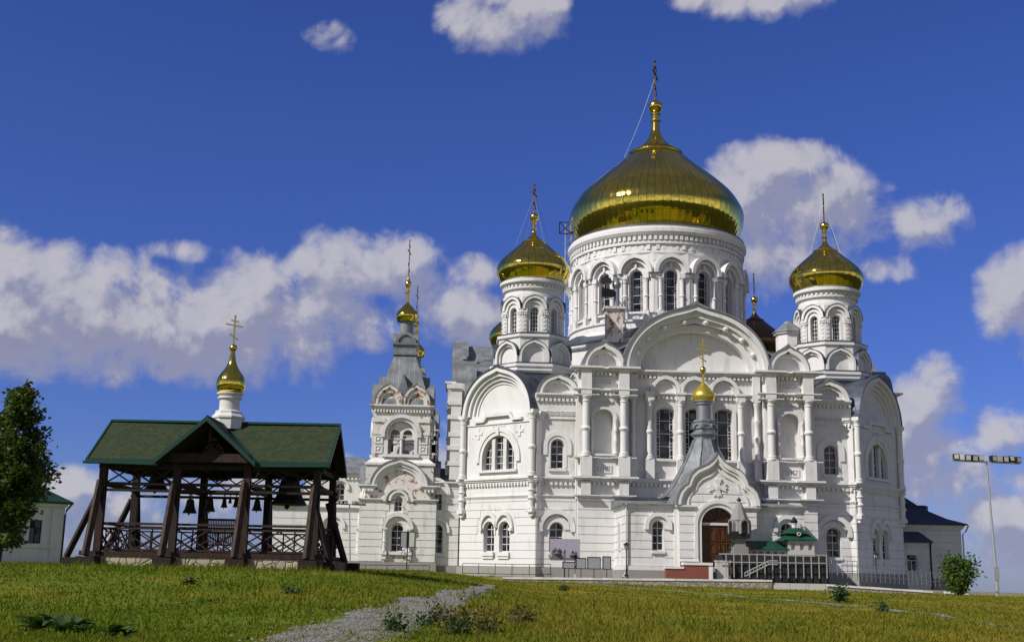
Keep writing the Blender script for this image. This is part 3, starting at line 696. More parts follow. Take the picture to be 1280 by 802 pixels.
# --- galleries towards the bell towers
both(Matrix())
wall = MB(); trim = MB(); plinth = MB(); roof = MB()
def both(m): wall.M = m; trim.M = m; plinth.M = m; roof.M = m
both(Matrix()); wall.box(-26.5, -22.8, -12.4, 13, -1, 8.6)
both(T(-24.6, -13.1)); hs = [archpoly(-.15, 6.0, .85, 7.9), archpoly(-.15, 1.7, 1.15, 4.6)]
wall.panel([(-2.0, -1), (2.0, -1), (2.0, 8.6), (-2.0, 8.6)], 0, .7, hs); plinth.box(-2, 2, -.2, .05, -1.2, .45)
courses(trim, -2, 2, .5, 8.4, [(-.15, .8, 1.4, 4.0, .8), (-.15, .7, 5.7, 7.4, .7)])
window(cath, T(-24.75, -12.65, 6.0), .85, 1.9, None, 2, 3, .08); window(cath, T(-24.75, -12.65, 1.7), 1.15, 2.9, None, 2, 4, .09)
ring(trim, -.15, 3.95, 1.25, 1.0, -.25, .02, .2); ring(trim, -.15, 4.0, .95, .6, -.1, .02, 2.2); trim.box(-.95, .65, -.2, .02, 1.42, 1.69)
ring(trim, -.5, 7.6, (1.6, 1.7), (1.3, 1.4), -.3, 1.5, 0); cornice(trim, -2, 2, 8.5, .35, .4, 0, (0, 0))
wall.panel(arc(-.5, 7.6, 1.4, 1.5), -.1, 1.4)
both(Matrix()); wall.build('gallery_wall', 'plaster', cath); trim.build('gallery_moulding', 'trim_plaster', cath); plinth.build('gallery_plinth', 'plinth_stone', cath)
roof.add([(-26.7, -13.3, 8.95), (-22.5, -13.3, 8.95), (-22.5, -9, 10.6), (-26.7, -9, 10.6), (-22.5, 13, 10.6), (-26.7, 13, 10.6), (-26.7, -13.3, 8.6), (-22.5, -13.3, 8.6), (-22.5, 13, 8.6), (-26.7, 13, 8.6)],
         [(0, 1, 2, 3), (3, 2, 4, 5), (6, 7, 1, 0), (7, 8, 4, 2, 1), (9, 6, 0, 3, 5), (8, 9, 5, 4), (6, 9, 8, 7)]); roof.build('gallery_roof', 'blue_roof', cath)
# narrow weathered buttress at the west end, with its ragged outline
m = MB(); m.M = T(-23.2, -12.2)
m.box(-.5, .6, -.6, .3, -1, 19.2)
for z, p in ((7, .25), (8.5, .4), (10.6, .2), (12.2, .3), (13.6, .2), (15.4, .35), (16.9, .3), (18.6, .5)): m.box(-.5-p, .6, -.6-p*.4, .3, z, z+.45)
m.build('end_buttress', 'plaster', cath)

CM = Matrix.Translation((17, 138, 0)) @ Matrix.Rotation(YAW, 4, 'Z')
def cl(u, b, z=0): return CM @ Vector((u, b, z))
# ================================================================ ENTRANCE PORCH
porch = thing('entrance_porch', 'white entrance porch with grey tent roof and small gold cupola before the cathedral', 'porch', cl(0, -23.5), YAW)
wall = MB(); trim = MB(); plinth = MB(); roof = MB()
both(Matrix())
wall.box(-7.85, 7.85, -6.9, .3, -1, 6.05)
for s in (-1, 1):
    m = T(s*5.75, -7.6); both(m); c = s*.55 if s > 0 else .65
    wall.panel([(-2.15, -1), (2.15, -1), (2.15, 6.05), (-2.15, 6.05)], 0, .7, [archpoly(c, 2.05, 1.0, 4.65)])
    window(porch, m @ T(c, .4, 2.05), 1.0, 2.6, None, 2, 4, .08)
    courses(trim, -2.15, 2.15, .75, 5.6, [(c, .56, 1.7, 4.1, .56), (c, 1.0, 4.0, 4.15, 1.0)], .72)
    ring(trim, c, 4.15, 1.2, .85, -.3, .02, .3); ring(trim, c, 4.1, .84, .52, -.1, .02, .2); trim.box(c-.6, c+.6, -.2, .02, 1.8, 2.04)
    plinth.box(-2.3, 2.3, -.25, .1, -1.2, .35); trim.box(-2.2, 2.2, -.2, .1, .36, .72)
    cornice(trim, -2.15, 2.15, 5.62, .32, .42, 0)
for s in (-1, 1):
    m = T(s*7.88, -3.6) @ RZ(90*s); both(m); wall.box(-3.95, 3.95, 0, .6, -1, 6.04); courses(trim, -3.9, 3.9, .75, 5.6, [(0, .56, 1.7, 4.1, .56)], .72)
    cornice(trim, -3.9, 3.9, 5.62, .32, .42, 0, (0, 0)); ring(trim, 0, 4.1, .84, .52, -.1, .02, 2.0); plinth.box(-3.9, 3.9, -.25, .1, -1.2, .35); trim.box(-3.9, 3.9, -.2, .1, .36, .72)
    window(porch, m @ T(0, -.02, 2.05), 1.0, 2.6, None, 2, 4, .08)
# central bay with keel gable
prof = [(3.45, 6.0), (3.4, 6.5), (3.2, 7.05), (2.85, 7.5), (2.5, 7.72), (2.42, 8.0), (2.2, 8.5), (1.8, 8.9), (1.3, 9.15), (.85, 9.35), (.45, 9.65), (.15, 10.0), (0, 10.3)]
full = prof+[(-x, z) for x, z in prof[:-1]][::-1]
m = T(0, -8.6); both(m)
wall.panel([(-3.4, -1), (3.4, -1)]+[(x*.985, z) for x, z in full], 0, .9, [archpoly(0, .7, 2.95, 5.85)])
wall.box(-3.72, -1.9, .75, 1.8, -1, 6); wall.box(1.9, 3.72, .75, 1.8, -1, 6)
def outline_ring(mb, so, si, y0, y1, zo=6.0, shift=0):
    a = [(x*so, zo+(z-zo)*so) for x, z in full]; b = [(x*si, zo+(z-zo)*si) for x, z in full]
    for i in range(len(a)-1):
        q = [a[i], a[i+1], b[i+1], b[i]]; vs = [(p[0], y0, p[1]) for p in q]+[(p[0], y1, p[1]) for p in q]
        mb.add(vs, [(0, 1, 2, 3), (7, 6, 5, 4), (0, 4, 5, 1), (2, 6, 7, 3)])
outline_ring(trim, 1.06, .95, -.38, .6); outline_ring(trim, .95, .88, -.22, .1); outline_ring(trim, .80, .74, -.12, .05); outline_ring(roof, 1.085, 1.06, -.45, 4.5)
courses(trim, -3.4, 3.4, .75, 5.5, [(0, 2.05, 0, 4.37, 2.05)], .72)
for z in (6.3, 7.0): trim.box(-2.6+(z-6)*.2, 2.6-(z-6)*.2, -.05, .02, z, z+.55)
for s in (-1, 1): cornice(trim, s*2.85-.6, s*2.85+.6, 5.55, .3, .42)
plinth.box(-3.6, -1.6, -.25, .1, -1.2, .35); plinth.box(1.6, 3.6, -.25, .1, -1.2, .35)
ring(trim, 0, 4.37, 2.1, 1.8, -.22, .02, 3.6); ring(trim, 0, 4.37, 1.8, 1.46, -.1, .25, 3.6)
for a in range(4):                                    # flared relief cross in the gable
    trim.M = m @ T(0, 0, 7.55) @ Matrix.Rotation(PI/2*a, 4, 'Y'); trim.panel([(-.12, .1), (.12, .1), (.36, .78), (.15, .68), (0, .86), (-.15, .68), (-.36, .78)], -.16, .02)
trim.M = m @ T(0, -.1, 7.55) @ Matrix.Rotation(PI/2, 4, 'X'); trim.lathe([(.3, -.1), (.3, .06), (.1, .1)], seg=12)
both(Matrix())
wall.build('wall', 'plaster', porch); trim.build('moulding', 'trim_plaster', porch); plinth.build('plinth', 'plinth_stone', porch)
roof.add([(-8.3, -8.05, 6.06), (8.3, -8.05, 6.06), (8.3, .2, 6.8), (-8.3, .2, 6.8), (-8.3, -8.05, 5.98), (8.3, -8.05, 5.98), (8.3, .2, 5.98), (-8.3, .2, 5.98)], [(0, 1, 2, 3), (4, 7, 6, 5), (0, 4, 5, 1), (1, 5, 6, 2), (2, 6, 7, 3), (3, 7, 4, 0)])
roof.build('roof', 'grey_roof', porch)
tent = MB(); tc = (0, -3.1)
tp = [(4.3, 6.9), (4.0, 7.1), (3.3, 7.9), (2.6, 9.0), (1.95, 10.2), (1.35, 11.4), (.98, 12.3)]
tent.lathe(tp, 0, 0, 8, False, PI/8)
for i in range(8):
    a = PI/8+i*PI/4; tent.tube([((r+.03)*math.cos(a), (r+.03)*math.sin(a), z+.02) for r, z in tp], .07, 5)
to = tent.build('tent_roof', 'grey_roof', porch, (*tc, 0))
nk = MB(); nk.lathe([(.98, 12.2), (.98, 12.5), (1.25, 12.75), (1.25, 12.95), (.95, 13.0), (.95, 13.25)], 0, 0, 8, False, PI/8)
for i in range(8):
    nk.M = RZ(45*i) @ T(0, -.95); ring(nk, 0, 13.35, .5, .3, -.18, .05); nk.panel(arc(0, 13.3, .4, .4, 0, 8), -.05, .1)
nk.M = Matrix(); nk.lathe([(.95, 13.2), (.95, 13.9), (1.05, 13.95), (1.05, 14.1), (.78, 14.2)], 0, 0, 8, False, PI/8); nk.lathe([(.70, 14.1), (.70, 15.5), (.85, 15.6), (.85, 15.72), (.98, 15.85), (.98, 15.95), (.6, 16.0)], seg=24)
nk.build('neck', 'grey_metal', to)
po = dome(porch, *tc, 15.95, .108, 'gold_matte', 16); po.scale.z = 1.22
f = MB(); f.lathe([(.12, 1.45), (.10, 2.1), (.18, 2.12), (.10, 2.2)]+[(.27*math.sin(PI*i/8)+.02, 2.42-.26*math.cos(PI*i/8)) for i in range(2, 8)]+[(.06, 2.7)], seg=14); f.build('finial', 'gold_plain', po)
cross(po, 0, 0, 2.65, 2.0, 25, 'gold_matte', .09)
dd = MB(); dd.box(-1.5, 1.5, 0, .08, .7, 4.3)
for s in (-1, 1):
    for z0, z1 in ((.95, 1.75), (1.9, 2.8), (2.95, 4.1)):
        for q in range(2): x = s*(.12+q*.66); a, b = sorted((x, x+s*.56)); dd.panel([(a, z0), (b, z0), (b, z1), (a, z1)], -.07, .0, [[(a+.1, z0+.1), (b-.1, z0+.1), (b-.1, z1-.1), (a+.1, z1-.1)]])
    dd.box(s*.03-.02, s*.03+.02, -.09, 0, .7, 4.3)
do = dd.build('door', 'door_wood', porch, (0, -8.1, 0))
h = MB(); h.tube([(.14, -.12, 2.2), (.14, -.16, 2.3), (.14, -.16, 2.6), (.14, -.12, 2.7)], .025); h.build('handle', 'gold_plain', do)
fl = MB(); fl.panel(archpoly(0, 4.5, 2.9, 5.85, 1.42), 0, .05); fo = fl.build('fanlight', 'door_wood', porch, (0, -8.15, 0))
b = MB(); b.box(-1.5, 1.5, -.14, .1, 4.3, 4.52); b.build('transom', 'frame_white', fo)
b = MB()
for a in range(15, 166, 25): b.beam((0, -.05, 4.55), (1.4*math.cos(rad(a)), -.05, 4.5+1.3*math.sin(rad(a))), .05)
b.build('glazing_bars', 'red_wood', fo)
p = MB(); p.tube([(-7.95, -8.05, 6.0), (-7.95, -7.85, 5.6), (-7.95, -7.85, .2), (-8.35, -8.3, -.35)], .075, 8); p.build('drainpipe', 'frame_white', porch)
p = MB(); p.tube([(7.6, -.3, 7.2), (7.6, -.3, 6.7), (7.95, -.6, 6.2), (7.95, -.6, .2)], .085, 8); p.build('drainpipe', 'frame_white', porch)

# ================================================================ TWIN BELL TOWERS
def belltower(u, b, label, first=None):
    t = thing('bell_tower', label, 'bell tower', cl(u, b), YAW, 'twin bell towers of the cathedral')
    if first:
        for ch in kids(first): copy_tree(ch, t)
        return t
    wl = MB(); tr = MB(); pl = MB(); rf = MB(); pe = MB()
    H = 3.85
    wl.box(-H+.7, H-.7, -H+.7, H-.7, -1, 7); wl.box(-3.45, 3.45, -3.45, 3.45, 6.9, 10.7)
    tr.add([(-3.45, -3.45, 10.7), (3.45, -3.45, 10.7), (3.45, 3.45, 10.7), (-3.45, 3.45, 10.7), (-2.95, -2.95, 11.15), (2.95, -2.95, 11.15), (2.95, 2.95, 11.15), (-2.95, 2.95, 11.15)],
           [(0, 1, 5, 4), (1, 2, 6, 5), (2, 3, 7, 6), (3, 0, 4, 7), (4, 5, 6, 7)])
    tr.box(-3.6, 3.6, -3.6, 3.6, 10.45, 10.69)
    for k in range(4):
        R = RZ(90*k)
        for q in (wl, tr, pl, rf, pe): q.M = R @ T(0, -H)
        hs = [archpoly(0, 1.75, 1.3, 4.5), archpoly(0, 5.75, .85, 7.3)]
        wl.panel([(-H, -1), (H, -1), (H, 7.0), (1.9, 7.0), (.9, 7.9), (-.9, 7.9), (-1.9, 7.0), (-H, 7.0)], 0, .75, hs)
        pl.box(-H-.15, H+.15, -.2, .1, -1.2, .75)
        window(t, R @ T(0, -H+.4, 1.75), 1.3, 2.75, None, 2, 4, .09); window(t, R @ T(0, -H+.4, 5.75), .85, 1.55, None, 2, 3, .08)
        courses(tr, -H, H, .8, 6.6, [(0, 1.5, 1.0, 4.3, 1.5), (0, .9, 5.5, 6.9, .9)], .72)
        ring(tr, 0, 4.05, 1.6, 1.2, -.4, .02, .1); ring(tr, 0, 4.0, 1.18, .66, -.12, .02, 2.3)
        for s in (-1, 1):
            column(t, R @ T(s*1.25, -H-.28, 1.75), 2.2, .17); tr.box(s*1.25-.28, s*1.25+.28, -.5, .02, 1.45, 1.75); tr.box(s*1.25-.2, s*1.25+.2, -.38, .02, 1.0, 1.45); tr.box(s*1.25-.28, s*1.25+.28, -.5, .02, 3.95, 4.1)
        tr.box(-.8, .8, -.25, .02, 1.45, 1.74); tr.box(-.55, .55, -.15, .02, 5.5, 5.74); ring(tr, 0, 6.9, 1.0, .75, -.2, .02, .1)
        cornice(tr, -H, -1.3, 6.7, .25, .32, 0, (1, 0)); cornice(tr, 1.3, H, 6.7, .25, .32, 0, (0, 1)); ring(tr, 0, 6.75, 1.55, 1.25, -.28, .05)
        # keel gable
        cornice(tr, -3.6, -2.5, 8.0, .3, .4, .3); cornice(tr, 2.5, 3.6, 8.0, .3, .4, .3)
        for ro, ri, y0, tip in (((2.9, 2.75), (2.55, 2.4), -.2, .25), ((2.55, 2.4), (2.25, 2.1), .0, .2), ((2.25, 2.1), (1.95, 1.8), .15, 0)): ring(tr, 0, 8.15, ro, ri, y0, 1.0, 0, tip)
        rf.M = R @ T(0, -H); ring(rf, 0, 8.16, (3.0, 2.85), (2.9, 2.75), -.28, 1.0, 0, .25)
        # belfry stage
        for q in (wl, tr, rf, pe): q.M = R @ T(0, -2.95)
        wl.panel([(-2.95, 11.1), (2.95, 11.1), (2.95, 16.6), (-2.95, 16.6)], 0, .8, [archpoly(0, 11.6, 2.7, 15.0, 1.35)])
        ring(tr, 0, 13.65, 2.05, 1.7, -.3, .02, .3); ring(tr, 0, 13.65, 1.68, 1.36, -.1, .02, 2.0); tr.box(-1.9, 1.9, -.3, .3, 11.3, 11.6)
        tr.panel(arc(0, 13.6, 1.34, 1.34, 0, 16), .3, .6, [arc(-.64, 13.62, .5, .55, 0, 10), arc(.64, 13.62, .5, .55, 0, 10)])
        tr.panel([(-1.34, 13.2), (1.34, 13.2), (1.34, 13.6), (-1.34, 13.6)], .305, .595, [[(-1.14, 13.25), (-.14, 13.25), (-.14, 13.55), (-1.14, 13.55)], [(.14, 13.25), (1.14, 13.25), (1.14, 13.55), (.14, 13.55)]])
        column(t, R @ T(0, -2.5, 11.6), 1.7, .13)
        for s in (-1, 1):
            for z in (12.1, 13.1): frame_square(tr, s*2.3, z, .42)
            tr.box(s*2.3-.6, s*2.3+.6, -.14, .02, 13.6, 13.85); tr.box(s*2.3-.6, s*2.3+.6, -.14, .02, 14.9, 15.3)
        cornice(tr, -2.95, 2.95, 16.2, .4, .5, .3)
        for s in (-1, 1):
            pe = MB(); pe.M = R @ T(0, -2.95); ring(pe, s*1.4, 16.75, (1.45, 1.95), (1.15, 1.6), -.25, .35, 0, .3); ring(pe, s*1.4, 16.75, (1.15, 1.6), (.8, 1.2), -.1, .3); pe.panel(arc(s*1.4, 16.7, .9, 1.3), .1, .4); pe.build('weathered_gable', 'peeling_plaster', t)
            ring(rf, s*1.4, 16.76, (1.52, 2.02), (1.45, 1.95), -.3, 2.4, 0, .3)
        rf.panel([(-.7, 17.7), (.7, 17.7), (0, 20.1)], .25, 1.6)
    for q in (wl, tr, pl, rf, pe): q.M = Matrix()
    s2 = math.sqrt(2)
    wl.box(-2.0, 2.0, -2.0, 2.0, 10.6, 11.2); wl.box(-2.4, 2.4, -2.4, 2.4, 16.0, 16.9)
    rf.lathe([(2.95*s2, 16.75), (2.7*s2, 17.3), (1.05*s2, 22.5)], seg=4, smooth=False, a0=PI/4)
    rf.lathe([(1.3*s2, 22.3), (1.3*s2, 22.6), (1.15*s2, 22.7), (1.15*s2, 23.2), (1.35*s2, 23.4), (1.35*s2, 23.6), (.9*s2, 23.7)], seg=4, smooth=False, a0=PI/4)
    for k in range(4): rf.M = RZ(90*k) @ T(0, -1.2); ring(rf, 0, 23.6, (1.1, 1.15), (.8, .85), -.15, .5, 0, .1); rf.panel(arc(0, 23.55, .85, .9), 0, .4)
    rf.M = Matrix(); rf.lathe([(.95, 23.5), (.85, 24.6), (.72, 24.7), (.72, 26.0), (.9, 26.1), (.9, 26.25), (.6, 26.3)], seg=24)
    wl.build('wall', 'tower_plaster', t); tr.build('moulding', 'trim_plaster', t); pl.build('plinth', 'plinth_stone', t); rf.build('tent_roof', 'grey_roof', t)
    d = dome(t, 0, 0, 26.2, .118, 'gold_small', 16); d.scale.z = 1.3
    f = MB(); f.lathe([(.15, 1.6), (.13, 2.3), (.3, 2.4), (.3, 2.5), (.13, 2.6), (.13, 2.8)]+[(.34*math.sin(PI*i/8)+.02, 3.15-.32*math.cos(PI*i/8)) for i in range(2, 8)]+[(.2, 3.5), (.05, 3.8)], seg=14); f.build('finial', 'gold_plain', d)
    cross(d, 0, 0, 3.6, 3.3, 84, 'old_gold', .08)
    return t
bt = belltower(-28.75, -10.1, 'white bell tower with open belfry arches, peeling gables and a grey tent roof')
belltower(-28.6, 11.5, 'second bell tower mostly hidden behind the nearer one, only its gold cupola showing', bt)

# ================================================================ LOWER BUILDINGS
def hiproof(mb, x0, x1, y0, y1, z, h, r0, r1, ov=.4):
    ym = (y0+y1)/2
    mb.add([(x0-ov, y0-ov, z), (x1+ov, y0-ov, z), (x1+ov, y1+ov, z), (x0-ov, y1+ov, z), (x0+r0, ym, z+h), (x1-r1, ym, z+h), (x0-ov, y0-ov, z-.15), (x1+ov, y0-ov, z-.15), (x1+ov, y1+ov, z-.15), (x0-ov, y1+ov, z-.15)],
           [(0, 1, 5, 4), (1, 2, 5), (2, 3, 4, 5), (3, 0, 4), (0, 6, 7, 1), (1, 7, 8, 2), (2, 8, 9, 3), (3, 9, 6, 0), (6, 9, 8, 7)])
ap = thing('east_annex', 'low white annex with dark blue flared roof at the right end of the church', 'annex', cl(23.3, 0), YAW)
wall = MB(); trim = MB(); plinth = MB(); roof = MB(); both(Matrix())
wall.box(-.5, 8.9, -6.5, 6.5, -1.5, 5.95); plinth.box(-.5, 9.1, -6.7, 6.7, -1.6, .1)
both(T(4.3, -6.5)); courses(trim, -4.6, 4.6, .2, 5.2); cornice(trim, -4.6, 4.6, 5.35, .35, .5)
both(T(8.9, 0) @ RZ(90)); courses(trim, -6.4, 6.4, .2, 5.2); cornice(trim, -6.4, 6.4, 5.35, .35, .5)
both(Matrix())
roof.M = T(2.9, 0) @ Matrix.Diagonal((1, 1.08, 1, 1)); roof.lathe([(6.6*1.414, 5.86), (6.6*1.414, 6.0), (5.0*1.414, 6.6), (3.2*1.414, 7.7), (1.6*1.414, 9.2), (.3, 10.9)], 0, 0, 4, False, PI/4)
both(Matrix()); roof.lathe([(1.1, 6.9), (.95, 8.1), (1.05, 8.15), (.8, 8.3)], 6.9, 0, 8, False, PI/8)
wall.build('wall', 'house_plaster', ap); trim.build('moulding', 'trim_plaster', ap); plinth.build('plinth', 'plinth_stone', ap); roof.build('roof', 'blue_roof', ap)
g = MB(); g.tube([(9.55, -7.1, 5.85), (9.3, -6.85, 5.2), (9.05, -6.65, 4.9), (9.05, -6.65, 0)], .08, 8); g.build('drainpipe', 'galvanised', ap)
sv = thing('side_vestibule', 'small white vestibule with a dark lean-to roof below the blue roofed annex', 'annex', cl(23.0, -10.2), YAW)
wall = MB(); trim = MB(); plinth = MB(); roof = MB(); both(T(2.1, 0))
wall.panel([(-2.1, -1.5), (2.1, -1.5), (2.1, 3.9), (-2.1, 3.9)], 0, .6, [[(-.35, .8), (.65, .8), (.65, 2.6), (-.35, 2.6)]]); wall.box(-2.1, 2.1, .6, 3.6, -1.5, 3.9)
both(T(2.1, 0)); courses(trim, -2.1, 2.1, .2, 3.4, [(.15, .6, .5, 2.8, .02)]); cornice(trim, -2.1, 2.1, 3.5, .2, .38)
roof.add([(-2.4, -.4, 3.92), (2.4, -.4, 3.92), (2.4, 3.6, 5.1), (-2.4, 3.6, 5.1), (-2.4, -.4, 3.8), (2.4, -.4, 3.8), (2.4, 3.6, 3.8), (-2.4, 3.6, 3.8)], [(0, 1, 2, 3), (4, 7, 6, 5), (0, 4, 5, 1), (1, 5, 6, 2), (2, 6, 7, 3), (3, 7, 4, 0)])
wall.build('wall', 'house_plaster', sv); trim.build('moulding', 'trim_plaster', sv); roof.build('roof', 'blue_roof', sv)
gw = MB(); gw.box(-.5, .5, 0, .04, 0, 1.8); go = gw.build('window', 'glass', sv, (2.25, .3, .8))
gw = MB(); gw.panel([(-.5, 0), (.5, 0), (.5, 1.8), (-.5, 1.8)], -.08, -.005, [[(-.42, .08), (-.05, .08), (-.05, 1.1), (-.42, 1.1)], [(.05, .08), (.42, .08), (.42, 1.1), (.05, 1.1)], [(-.42, 1.2), (.42, 1.2), (.42, 1.72), (-.42, 1.72)]]); gw.build('frame', 'frame_white', go)
g = MB()
for x in (1.15, 4.25): g.tube([(x, -.3, 3.8), (x, -.12, 3.4), (x, -.12, -1)], .09, 6)
g.build('drainpipe', 'black_metal', sv)
# monastery wing seen between the pavilion and the bell tower
mw = thing('monastery_wing', 'pale wing half hidden between the bell pavilion and the bell tower', 'building', (-18.9, 131, 0), YAW)
wall = MB(); trim = MB(); plinth = MB(); roof = MB(); both(T(0, -3))
hs = [archpoly(.3, 1.9, 1.4, 5.0), archpoly(.9, 7.0, 1.05, 8.9)]
wall.panel([(-6, -1), (3.2, -1), (3.2, 9.9), (-2.5, 9.9), (-3.2, 6.2), (-6, 6.2)], 0, .7, hs); wall.box(-2.5, 3.2, .7, 8, -1, 9.9); wall.box(-6, 3.1, .69, 8, -1, 6.19)
courses(trim, -6, 3.2, .8, 5.9, [(.3, 1.0, 1.5, 4.3, 1.0)], .72); window(mw, T(.3, -2.6, 1.9), 1.4, 3.1, None, 2, 4, .09); window(mw, T(.9, -2.6, 7.0), 1.05, 1.9, None, 2, 3, .08)
ring(trim, .3, 4.3, 1.35, 1.05, -.25, .02, .2); ring(trim, .9, 8.35, 1.0, .75, -.2, .02, .2); cornice(trim, -6, 3.2, 6.0, .3, .4); cornice(trim, -2.6, 3.2, 9.5, .3, .45, .4); plinth.box(-6.1, 3.3, -.2, .05, -1.2, .7)
both(Matrix()); hiproof(roof, -2.5, 3.2, -3, 5, 9.95, 2.0, 2.4, .2); roof.add([(-6.4, -3.4, 6.4), (-2.3, -3.4, 6.4), (-2.3, 2, 8.5), (-4, 2, 8.5), (-6.4, 8, 6.4)], [(0, 1, 2, 3), (0, 3, 4)])
wall.build('wall', 'plaster', mw); trim.build('moulding', 'trim_plaster', mw); plinth.build('plinth', 'plinth_stone', mw); roof.build('roof', 'grey_roof', mw)
# white house with green roof at the left edge
hs_c = px(75, 690, 99)
wh = thing('white_house', 'white house with a green metal roof and dark downpipe behind the tree on the left', 'house', (hs_c.x, 99, 0), rad(38))
wall = MB(); trim = MB(); roof = MB(); both(Matrix())
holes = [[(x-.48, 1.5), (x+.48, 1.5), (x+.48, 3.35), (x-.48, 3.35)] for x in (-2.1, -4.2, -6.3, -8.4)]
wall.panel([(-11, -1), (0, -1), (0, 4.75), (-11, 4.75)], 0, .6, holes); wall.box(-11, 0, .6, 8, -1, 4.75)
for x in (-2.1, -4.2, -6.3, -8.4):
    g = MB(); g.box(-.5, .5, 0, .04, 0, 1.85); go = g.build('window', 'glass', wh, (x, .22, 1.5))
    g = MB(); g.panel([(-.48, 0), (.48, 0), (.48, 1.85), (-.48, 1.85)], -.06, -.004, [[(-.42, .06), (-.03, .06), (-.03, 1.2), (-.42, 1.2)], [(.03, .06), (.42, .06), (.42, 1.2), (.03, 1.2)], [(-.42, 1.26), (.42, 1.26), (.42, 1.79), (-.42, 1.79)]]); g.build('frame', 'dark_wood', go)
trim.box(-11, .1, -.12, .05, 1.15, 1.4); trim.box(-.9, 0.06, -.1, .05, -.8, 4.6); trim.box(-11.1, .2, -.3, .05, 4.45, 4.74)
hiproof(roof, -11, 0, 0, 8, 4.85, 2.3, 3, 3, .55)
wall.build('wall', 'house_plaster', wh); trim.build('moulding', 'house_plaster', wh); roof.build('roof', 'house_roof', wh)
g = MB(); g.tube([(.5, -.45, 4.75), (.15, -.2, 4.2), (.1, -.14, 3.8), (.1, -.14, -.6)], .08, 6); g.build('drainpipe', 'black_metal', wh)

# ================================================================ TERRAIN
def sst(x, a, b): 
    t = np.clip((x-a)/(b-a), 0, 1); return t*t*(3-2*t)
def height(x, y):
    x = np.asarray(x, float); y = np.asarray(y, float)
    yc = np.clip(y, -60, 112)
    h = -1.6+.0093*np.clip(yc, -60, 95)-.12*sst(yc, 85, 97)*sst(x, -4, 0)
    h = h-.013*np.maximum(x-4, 0)*np.clip(y/100, 0, 1.2)
    h = h+(.00+1.6-.0093*np.clip(yc, 0, 95)-.12)*sst(-x, -3.5+np.clip(y-60, 0, 40)*.05, 8.5)*sst(y, 22, 50)      # hilltop of the pavilion
    h = h+.42*sst(y, 100.35, 101.1)*sst(x, -3, 0)*(1-sst(x, 44, 47))*(1-sst(y, 150, 170))                 # courtyard behind the low walls
    h = h+.05*np.sin(x*.9+1.3*np.sin(y*.31))*np.sin(y*.7+x*.2)*sst(np.hypot(x, y), 3, 10)*(1-sst(y, 92, 99))
    d = np.hypot(x*1.15, (y-70)/1.45)
    h = h-.35*np.maximum(d-58, 0)*(1-sst(d, 200, 420))-119*sst(d, 110, 420)
    return np.maximum(h, -125)
def ground_at(u, v):
    d = ray(u, v); t = 8/d.y; 
    for i in range(4000):
        p = d*t
        if p.z <= float(height(p.x, p.y)): return p
        t += .05/d.y
    return d*t
def stretch(lo, hi, step, far, k):
    c = list(np.arange(lo, hi+1e-6, step)); s = step; a = hi; up = []
    while a < far: s *= k; a += s; up.append(a)
    s = step; a = lo; dn = []
    while a > -far: s *= k; a -= s; dn.append(a)
    return np.array(dn[::-1]+c+up)
XS = stretch(-48, 52, .6, 9500, 1.22); YS = stretch(4, 125, .6, 9500, 1.22)
gx, gy = np.meshgrid(XS, YS); gz = height(gx, gy); ny, nx = gx.shape
far = np.hypot(gx, gy); gz = np.where(far > 500, gz+np.minimum(14, (far-500)*.01)*np.sin(gx*.0021+2)*np.sin(gy*.0017), gz)
gv = np.stack([gx, gy, gz], -1).reshape(-1, 3); ii = np.arange((ny-1)*nx).reshape(ny-1, nx)[:, :-1].ravel()
gf = np.stack([ii, ii+1, ii+nx+1, ii+nx], -1)
def mesh_np(name, v, f, m, k):
    me = bpy.data.meshes.new(name); me.vertices.add(len(v)); me.vertices.foreach_set('co', v.astype(np.float32).ravel())
    me.loops.add(f.size); me.loops.foreach_set('vertex_index', f.astype(np.int32).ravel()); me.polygons.add(len(f))
    me.polygons.foreach_set('loop_start', np.arange(0, f.size, k, dtype=np.int32)); me.polygons.foreach_set('loop_total', np.full(len(f), k, np.int32))
    me.materials.append(MAT[m]); me.update(calc_edges=True); o = bpy.data.objects.new(name, me); COL.objects.link(o); return o
def grasscol(t, p, dry=0):
    s = t.n('ShaderNodeSeparateXYZ'); t.put(s.inputs[0], p)
    big = t.noise(p, .11, 4, .6); mid = t.noise(p, .55, 5, .6); fine = t.noise(p, 9, 3, .6)
    left = t.sm(t.m('ADD', s.outputs[0], t.m('MULTIPLY', mid, 6)), -6, 8)       # drier to the right of the path
    f = t.m('ADD', t.m('MULTIPLY', left, .42), t.m('MULTIPLY', t.sm(big, .3, .7), .5)); f = t.m('ADD', f, t.m('MULTIPLY', t.m('SUBTRACT', mid, .5), 1.3))
    c = t.mix(t.sm(f, .1, .95), (.130, .175, .013, 1), (.25, .22, .026, 1))
    c = t.mix(t.sm(t.noise(p, .33, 3), .62, .74, 0, .6), c, (.33, .21, .04, 1))
    c = t.mix(t.sm(t.m('ADD', t.noise(p, .8, 3), t.m('MULTIPLY', fine, .2)), .66, .8, 0, .7), c, (.05, .085, .010, 1))
    return t.mix(t.sm(fine, .3, .75), t.mix(1, c, (.76, .76, .74, 1), 'MULTIPLY'), t.mix(1, c, (1.28, 1.25, 1.2, 1), 'MULTIPLY'))
